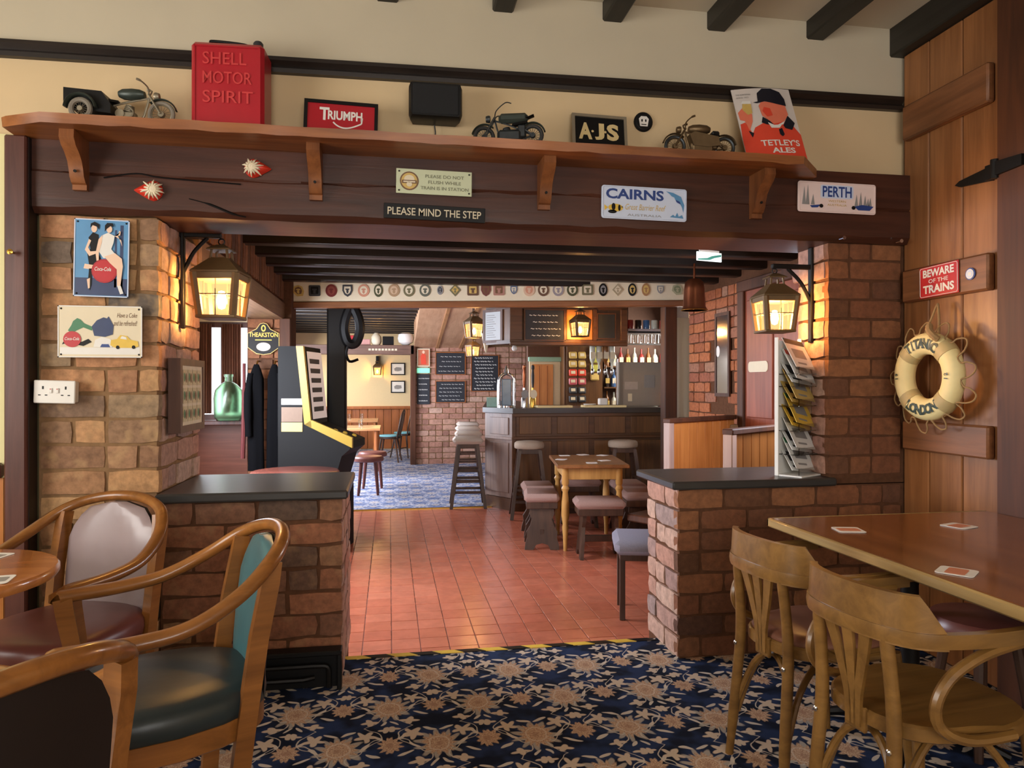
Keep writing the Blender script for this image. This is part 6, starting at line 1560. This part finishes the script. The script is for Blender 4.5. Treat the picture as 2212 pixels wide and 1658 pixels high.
tag(MB().tube(smooth_path([(-1.255,6.60,1.45),(-1.25,6.57,1.2),(-1.255,6.575,.9),(-1.262,6.57,.62)],5), [.014]*5+[.020]*11, 8).build('red_umbrella', plain('maroon_cloth', sr(96,36,36), .7)), 'maroon furled umbrella hanging left of the black coats', 'umbrella')
# brewery sign
t = thing('brewery_sign', 'black shaped brewery sign with yellow lettering on the brick nib', 'sign', (-1.092, 6.60, 1.665))
oc = [(-.135,.05),(-.06,.09),(-.03,.135),(0,.145),(.03,.135),(.06,.09),(.135,.05),(.135,-.075),(.06,-.13),(0,-.14),(-.06,-.13),(-.135,-.075)]
MB().prism(oc, -.008, .010, 'y').build('board', M_blk, t)
MB().tube([(x*.98,-.009,z*.98) for x,z in oc], .004, 5, closed=True).build('border', M_gold, t)
mb = MB(); mb.ftext('THEAKSTON', -.122, .018, .244, .040, 0, 14, .02); mb.fdisc(0,.095,.020,.030,0,13); mb.fdisc(0,.095,.010,.018,2,14); mb.fdisc(0,-.068,.060,.038,1,13); mb.frect(-.07,-.012,.07,-.004,0,13)
mb.build('lettering', [M_yel, M_stoolp, M_blk], t, smooth=False)
# round tables behind the left half wall and in the far room, red stools
t = thing('round_table', 'round dark red topped table behind the left half wall', 'table', (-.70, 5.62, FZ))
MB().lathe([(0,.70),(.31,.70),(.325,.71),(.325,.728),(.315,.735),(0,.735)], 36).build('table_top', plain('red_laminate', sr(128,72,60), .22, var=.1, coat=.3), t); MB().lathe([(.2,0),(.18,.04),(.04,.10),(.035,.65),(.1,.70)],14).build('pedestal', M_iron, t)
for k, (x, y, lab) in enumerate(((-.62,8.9,'nearer'),(-.58,9.5,'farther'))):
    t = thing('round_stool', 'round red topped stool beyond the games machine, %s of the two' % lab, 'stool', (x+.36, y+.3, FZ))
    MB().lathe([(0,.42),(.18,.42),(.19,.43),(.19,.465),(.17,.485),(0,.492)],22).build('seat', M_burg, t)
    for a in range(4): 
        c, s = math.cos(PI/4+a*PI/2), math.sin(PI/4+a*PI/2); MB().tube([(.12*c,.12*s,.42),(.17*c,.17*s,0)], [.022,.016], 8).build('leg', plain('red_brown_leg', sr(96,46,38), .4), t)
for k, (x, y, lab) in enumerate(((-.55,11.2,'nearer pine topped dining table left of the far doorway'),(-.62,13.6,'farther pine topped dining table inside the far doorway'))):
    t = thing('dining_table', lab, 'table', (x, y, FZ))
    MB().box(-.42,-.45,.70,.42,.45,.735,.006).build('table_top', wood('dining_pine', sr(176,112,66), sr(214,156,104), 'x', .25, coat=.3), t)
    for i in (-1,1):
        for j in (-1,1): MB().lathe([(.02,0),(.03,.2),(.022,.3),(.034,.5),(.034,.70)],10,Matrix.Translation((i*.36,j*.38,0))).build('leg', M_dado, t)
    for q in range(2):
        tag(MB().lathe([(0,0),(.03,0),(.034,.11),(.031,.11),(.028,.006),(0,.006)],12).build('drinking_glass', M_cglass, None, (x-.1+.22*q, y-.2+.1*q, FZ+.736)), 'clear glass on the %s dining table, %s one' % (('nearer','farther')[k], ('left','right')[q]), 'glass')
def windsor(label, loc, rz, first=None):
    if first: return dup(first, loc, rz, label)
    t = thing('windsor_chair', label, 'chair', loc, rz)
    mb = MB(); mb.lathe([(0,.42),(.19,.42),(.205,.43),(.205,.45),(.19,.458),(0,.450)],20,sx=1.0,sy=1.0); mb.build('seat', M_stwood, t)
    MB().lathe([(0,.455),(.18,.455),(.19,.465),(.18,.485),(0,.49)],20).build('seat_pad', plain('turquoise_pad', sr(120,176,182), .8), t)
    MB().tube(smooth_path([(-.16,-.15,.44),(-.20,-.18,.62),(-.24,-.16,.82),(-.26,-.09,.90),(-.265,0,.925),(-.26,.09,.90),(-.24,.16,.82),(-.20,.18,.62),(-.16,.15,.44)],4), .014, 8).build('back_hoop', M_stwood, t)
    for k in (-2,-1,1,2): MB().tube([(-.165,k*.05,.44),(-.245,k*.06,.885-.012*abs(k))], .007, 6).build('spindle', M_stwood, t)
    MB().box(-.012,-.03,-.23,.012,.03,.23,.003,M=Matrix.Translation((-.205,0,.67)) @ Matrix.Rotation(R(-10),4,'Y')).build('splat', M_stwood, t)
    for i in (-1,1):
        for j in (-1,1): MB().tube([(i*.12,j*.12,.42),(i*.19,j*.18,0)], [.018,.014], 8).build('leg', M_stwood, t)
    MB().tube([(0,-.15,.18),(0,.15,.18)], .010, 6).build('stretcher', M_stwood, t)
    return t
w0 = windsor('hoop backed dining chair with turquoise seat pad, left of the two in the far doorway', (.0, 13.0, FZ), R(170))
windsor('hoop backed dining chair with turquoise seat pad, right of the two in the far doorway', (.27, 13.75, FZ), R(150), w0)
windsor('hoop backed chair at the far left against the far room dado', (-1.0, 14.7, FZ), R(-70), w0)
# far room wall lamp and pictures
lantern('wall_lamp', 'lit carriage lamp on the cream far room wall', (-.25, 15.38, 1.47), 0, .95, None, 26, cat='lamp')
tag(MB().box(-.03,0,0,.03,.12,.22,.006).build('lamp_mount', M_iron, None, (-.25, 15.38, 1.64)), 'iron mount above the carriage lamp in the far room', 'lamp mount')
for k, z in enumerate((1.46,1.08)):
    t = framed('framed_picture', 'small dark framed print on the far cream wall, %s of the two' % ('upper','lower')[k], (.03,15.47,z), .30,.26,.022,(0,0,0), M_blk, M_paper)
    mb = MB(); mb.fpoly([(.08,.09),(.07,.14),(.12,.17),(.22,.16),(.23,.10),(.15,.08)],0,1); o = mb.build('print', [M_grey], t, smooth=False)
    for v in o.data.vertices: v.co.y += .0045
# bric-a-brac on the header beam
hb_ = [('red_box','pink red box on the far header beam, left end',M_red,-.62,.26,.16,'box'),('pink_box','pale pink box lying behind the red box on the far header',plain('pale_rose', sr(206,150,140), .6),-.40,.16,.10,'box'),('black_speaker','black speaker box in the middle of the far header beam',M_blk,-.02,.19,.15,'speaker')]
for nm, lab, m_, x, w_, h_, cat in hb_: tag(MB().box(-w_/2,-.06,0,w_/2,.06,h_,.008).build(nm, m_, None, (x, 12.53, 1.936)), lab, cat)
tag(MB().lathe([(0,0),(.06,0),(.09,.06),(.085,.14),(.05,.19),(.03,.21),(0,.21)],16).build('pale_jug', M_cream, None, (-.22,12.53,1.936)), 'cream jug between the boxes and black speaker on the far header', 'jug')
tag(MB().lathe([(0,0),(.05,0),(.12,.05),(.14,.12),(.125,.19),(.06,.22),(0,.225)],18).build('white_globe', M_white, None, (.28,12.53,1.936)), 'white globe jar at the right end of the far header beam', 'jar')
# horse collar on the black post, copper bell lamp, exit sign, wall picture, settles, bench
t = thing('horse_collar', 'black leather horse collar and harness hung on the black post', 'harness', (-.345, 6.86, 1.80))
MB().tube(smooth_path([(0,0,.19),(.055,-.01,.10),(.075,-.01,-.02),(.045,0,-.13),(0,0,-.16),(-.045,0,-.13),(-.07,0,-.02),(-.05,0,.10)],4,True), .046, 8, closed=True).build('collar', M_blk, t)
MB().tube(smooth_path([(-.02,-.02,-.14),(-.05,-.02,-.24),(-.02,-.02,-.32),(.06,-.02,-.30)],4), .014, 6).build('strap', M_blk, t)
MB().tube(smooth_path([(.02,-.03,.17),(.06,-.04,.13),(.085,-.04,.05),(.09,-.03,-.02)],4), .008, 6).build('hames', M_brass, t)
t = thing('bell_lamp', 'brown copper bell shaped hanging lamp near the right brick wall', 'lamp', (2.31, 5.2, 1.835))
MB().lathe([(.100,.0),(.098,.006),(.085,.03),(.078,.16),(.070,.215),(.045,.24),(.0,.245),(0,.235),(.042,.23),(.064,.21),(.072,.16),(.080,.03),(.094,.0)], 24).build('shade', M_copper, t); MB().tube([(0,0,.24),(0,0,.36)], .008, 6).build('stem', M_copper, t); MB().torus((0,0,.003),.098,.004,'z',24,6).build('rim', M_brass, t)
point('bell_lamp_bulb', (2.31, 5.2, 1.86), 60, WARM, .03)
t = thing('exit_sign', 'pale green and white hanging exit sign under the dark ceiling', 'exit sign', (2.16, 4.62, 2.11), R(14), rot=(0,0,R(14)))
MB().box(-.105,-.006,-.0,.105,.006,.062,.003).build('panel', glow('exit_panel', (.74,.86,.82), .55), t); MB().box(-.08,-.008,.062,.08,.008,.075).build('top_bar', M_white, t)
mb = MB(); mb.fpoly([(-.098,.012),(-.02,.020),(.02,.036),(.098,.050),(.098,.036),(.04,.024),(0,.008),(-.098,.004)],0,10); mb.build('arrow', plain('sea_green', sr(80,170,150), .5), t, smooth=False)
for s in (-1,1): MB().tube([(s*.06,0,.07),(s*.06,0,.12)], .003, 5).build('hanger', M_iron, t)
t = framed('framed_mirror', 'tall narrow dark framed mirror on the lamp-tinted brick wall', (2.885, 6.06, 1.16), .28, .74, .03, (0,0,R(-90)), M_frame, plain('mirror_glass', sr(120,118,120), .12, .8, var=.3, scale=6))
mb = MB(); mb.fdisc(.06,.40,.035,.05,0,1); o = mb.build('badge', [M_paper], t, smooth=False)
for v in o.data.vertices: v.co.y += .0045
tag(MB().prism(rounded(.30,.085,.03),0,.012,'y').build('door_plate', M_cream, None, (2.872, 5.42, 1.365), (0,0,R(-90))), 'cream nameplate on the red brown door', 'plate')
def settle(label, a, b, zt, M_b, seat=True):
    dx, dy = b[0]-a[0], b[1]-a[1]; L_ = math.hypot(dx, dy)
    t = thing('settle', label, 'settle', (a[0], a[1], FZ), math.atan2(dy, dx)); h = zt-FZ
    MB().box(-.03,-.03,0,.03,.03,h,.006).build('end_post', wood('daylit_post', sr(150,120,110), sr(190,164,152), 'z', .4), t)  # post coloured pale for the daylight falling on it
    MB().box(-.03,-.035,h-.005,L_,.035,h+.03,.006).build('top_rail', M_frame, t)
    n = int(L_/.105)
    for i in range(n): MB().box(.032+i*(L_-.035)/n,-.012,.05,.032+(i+1)*(L_-.035)/n-.003,.012,h,.004).build('board', M_b, t)
    if seat: MB().box(.0,.02,.30,L_,.40,.36,.01).build('seat_board', M_frame, t)
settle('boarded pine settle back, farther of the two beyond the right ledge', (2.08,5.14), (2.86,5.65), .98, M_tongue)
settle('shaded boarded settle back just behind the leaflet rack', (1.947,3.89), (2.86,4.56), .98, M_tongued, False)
t = thing('padded_bench', 'lavender padded bench end with dark leg beside the right half wall', 'bench', (1.335, 4.05, FZ), R(-15))
MB().box(-.03,-.03,.385,.54,.36,.475,.028).build('cushion', M_lavpad, t, ang=70); MB().box(0,0,.35,.52,.33,.39,.004).build('apron', M_stwood, t)
for x in (0,.48):
    for y in (0,.29): MB().box(x,y,0,x+.032,y+.032,.36,.003).build('leg', M_stwood, t)
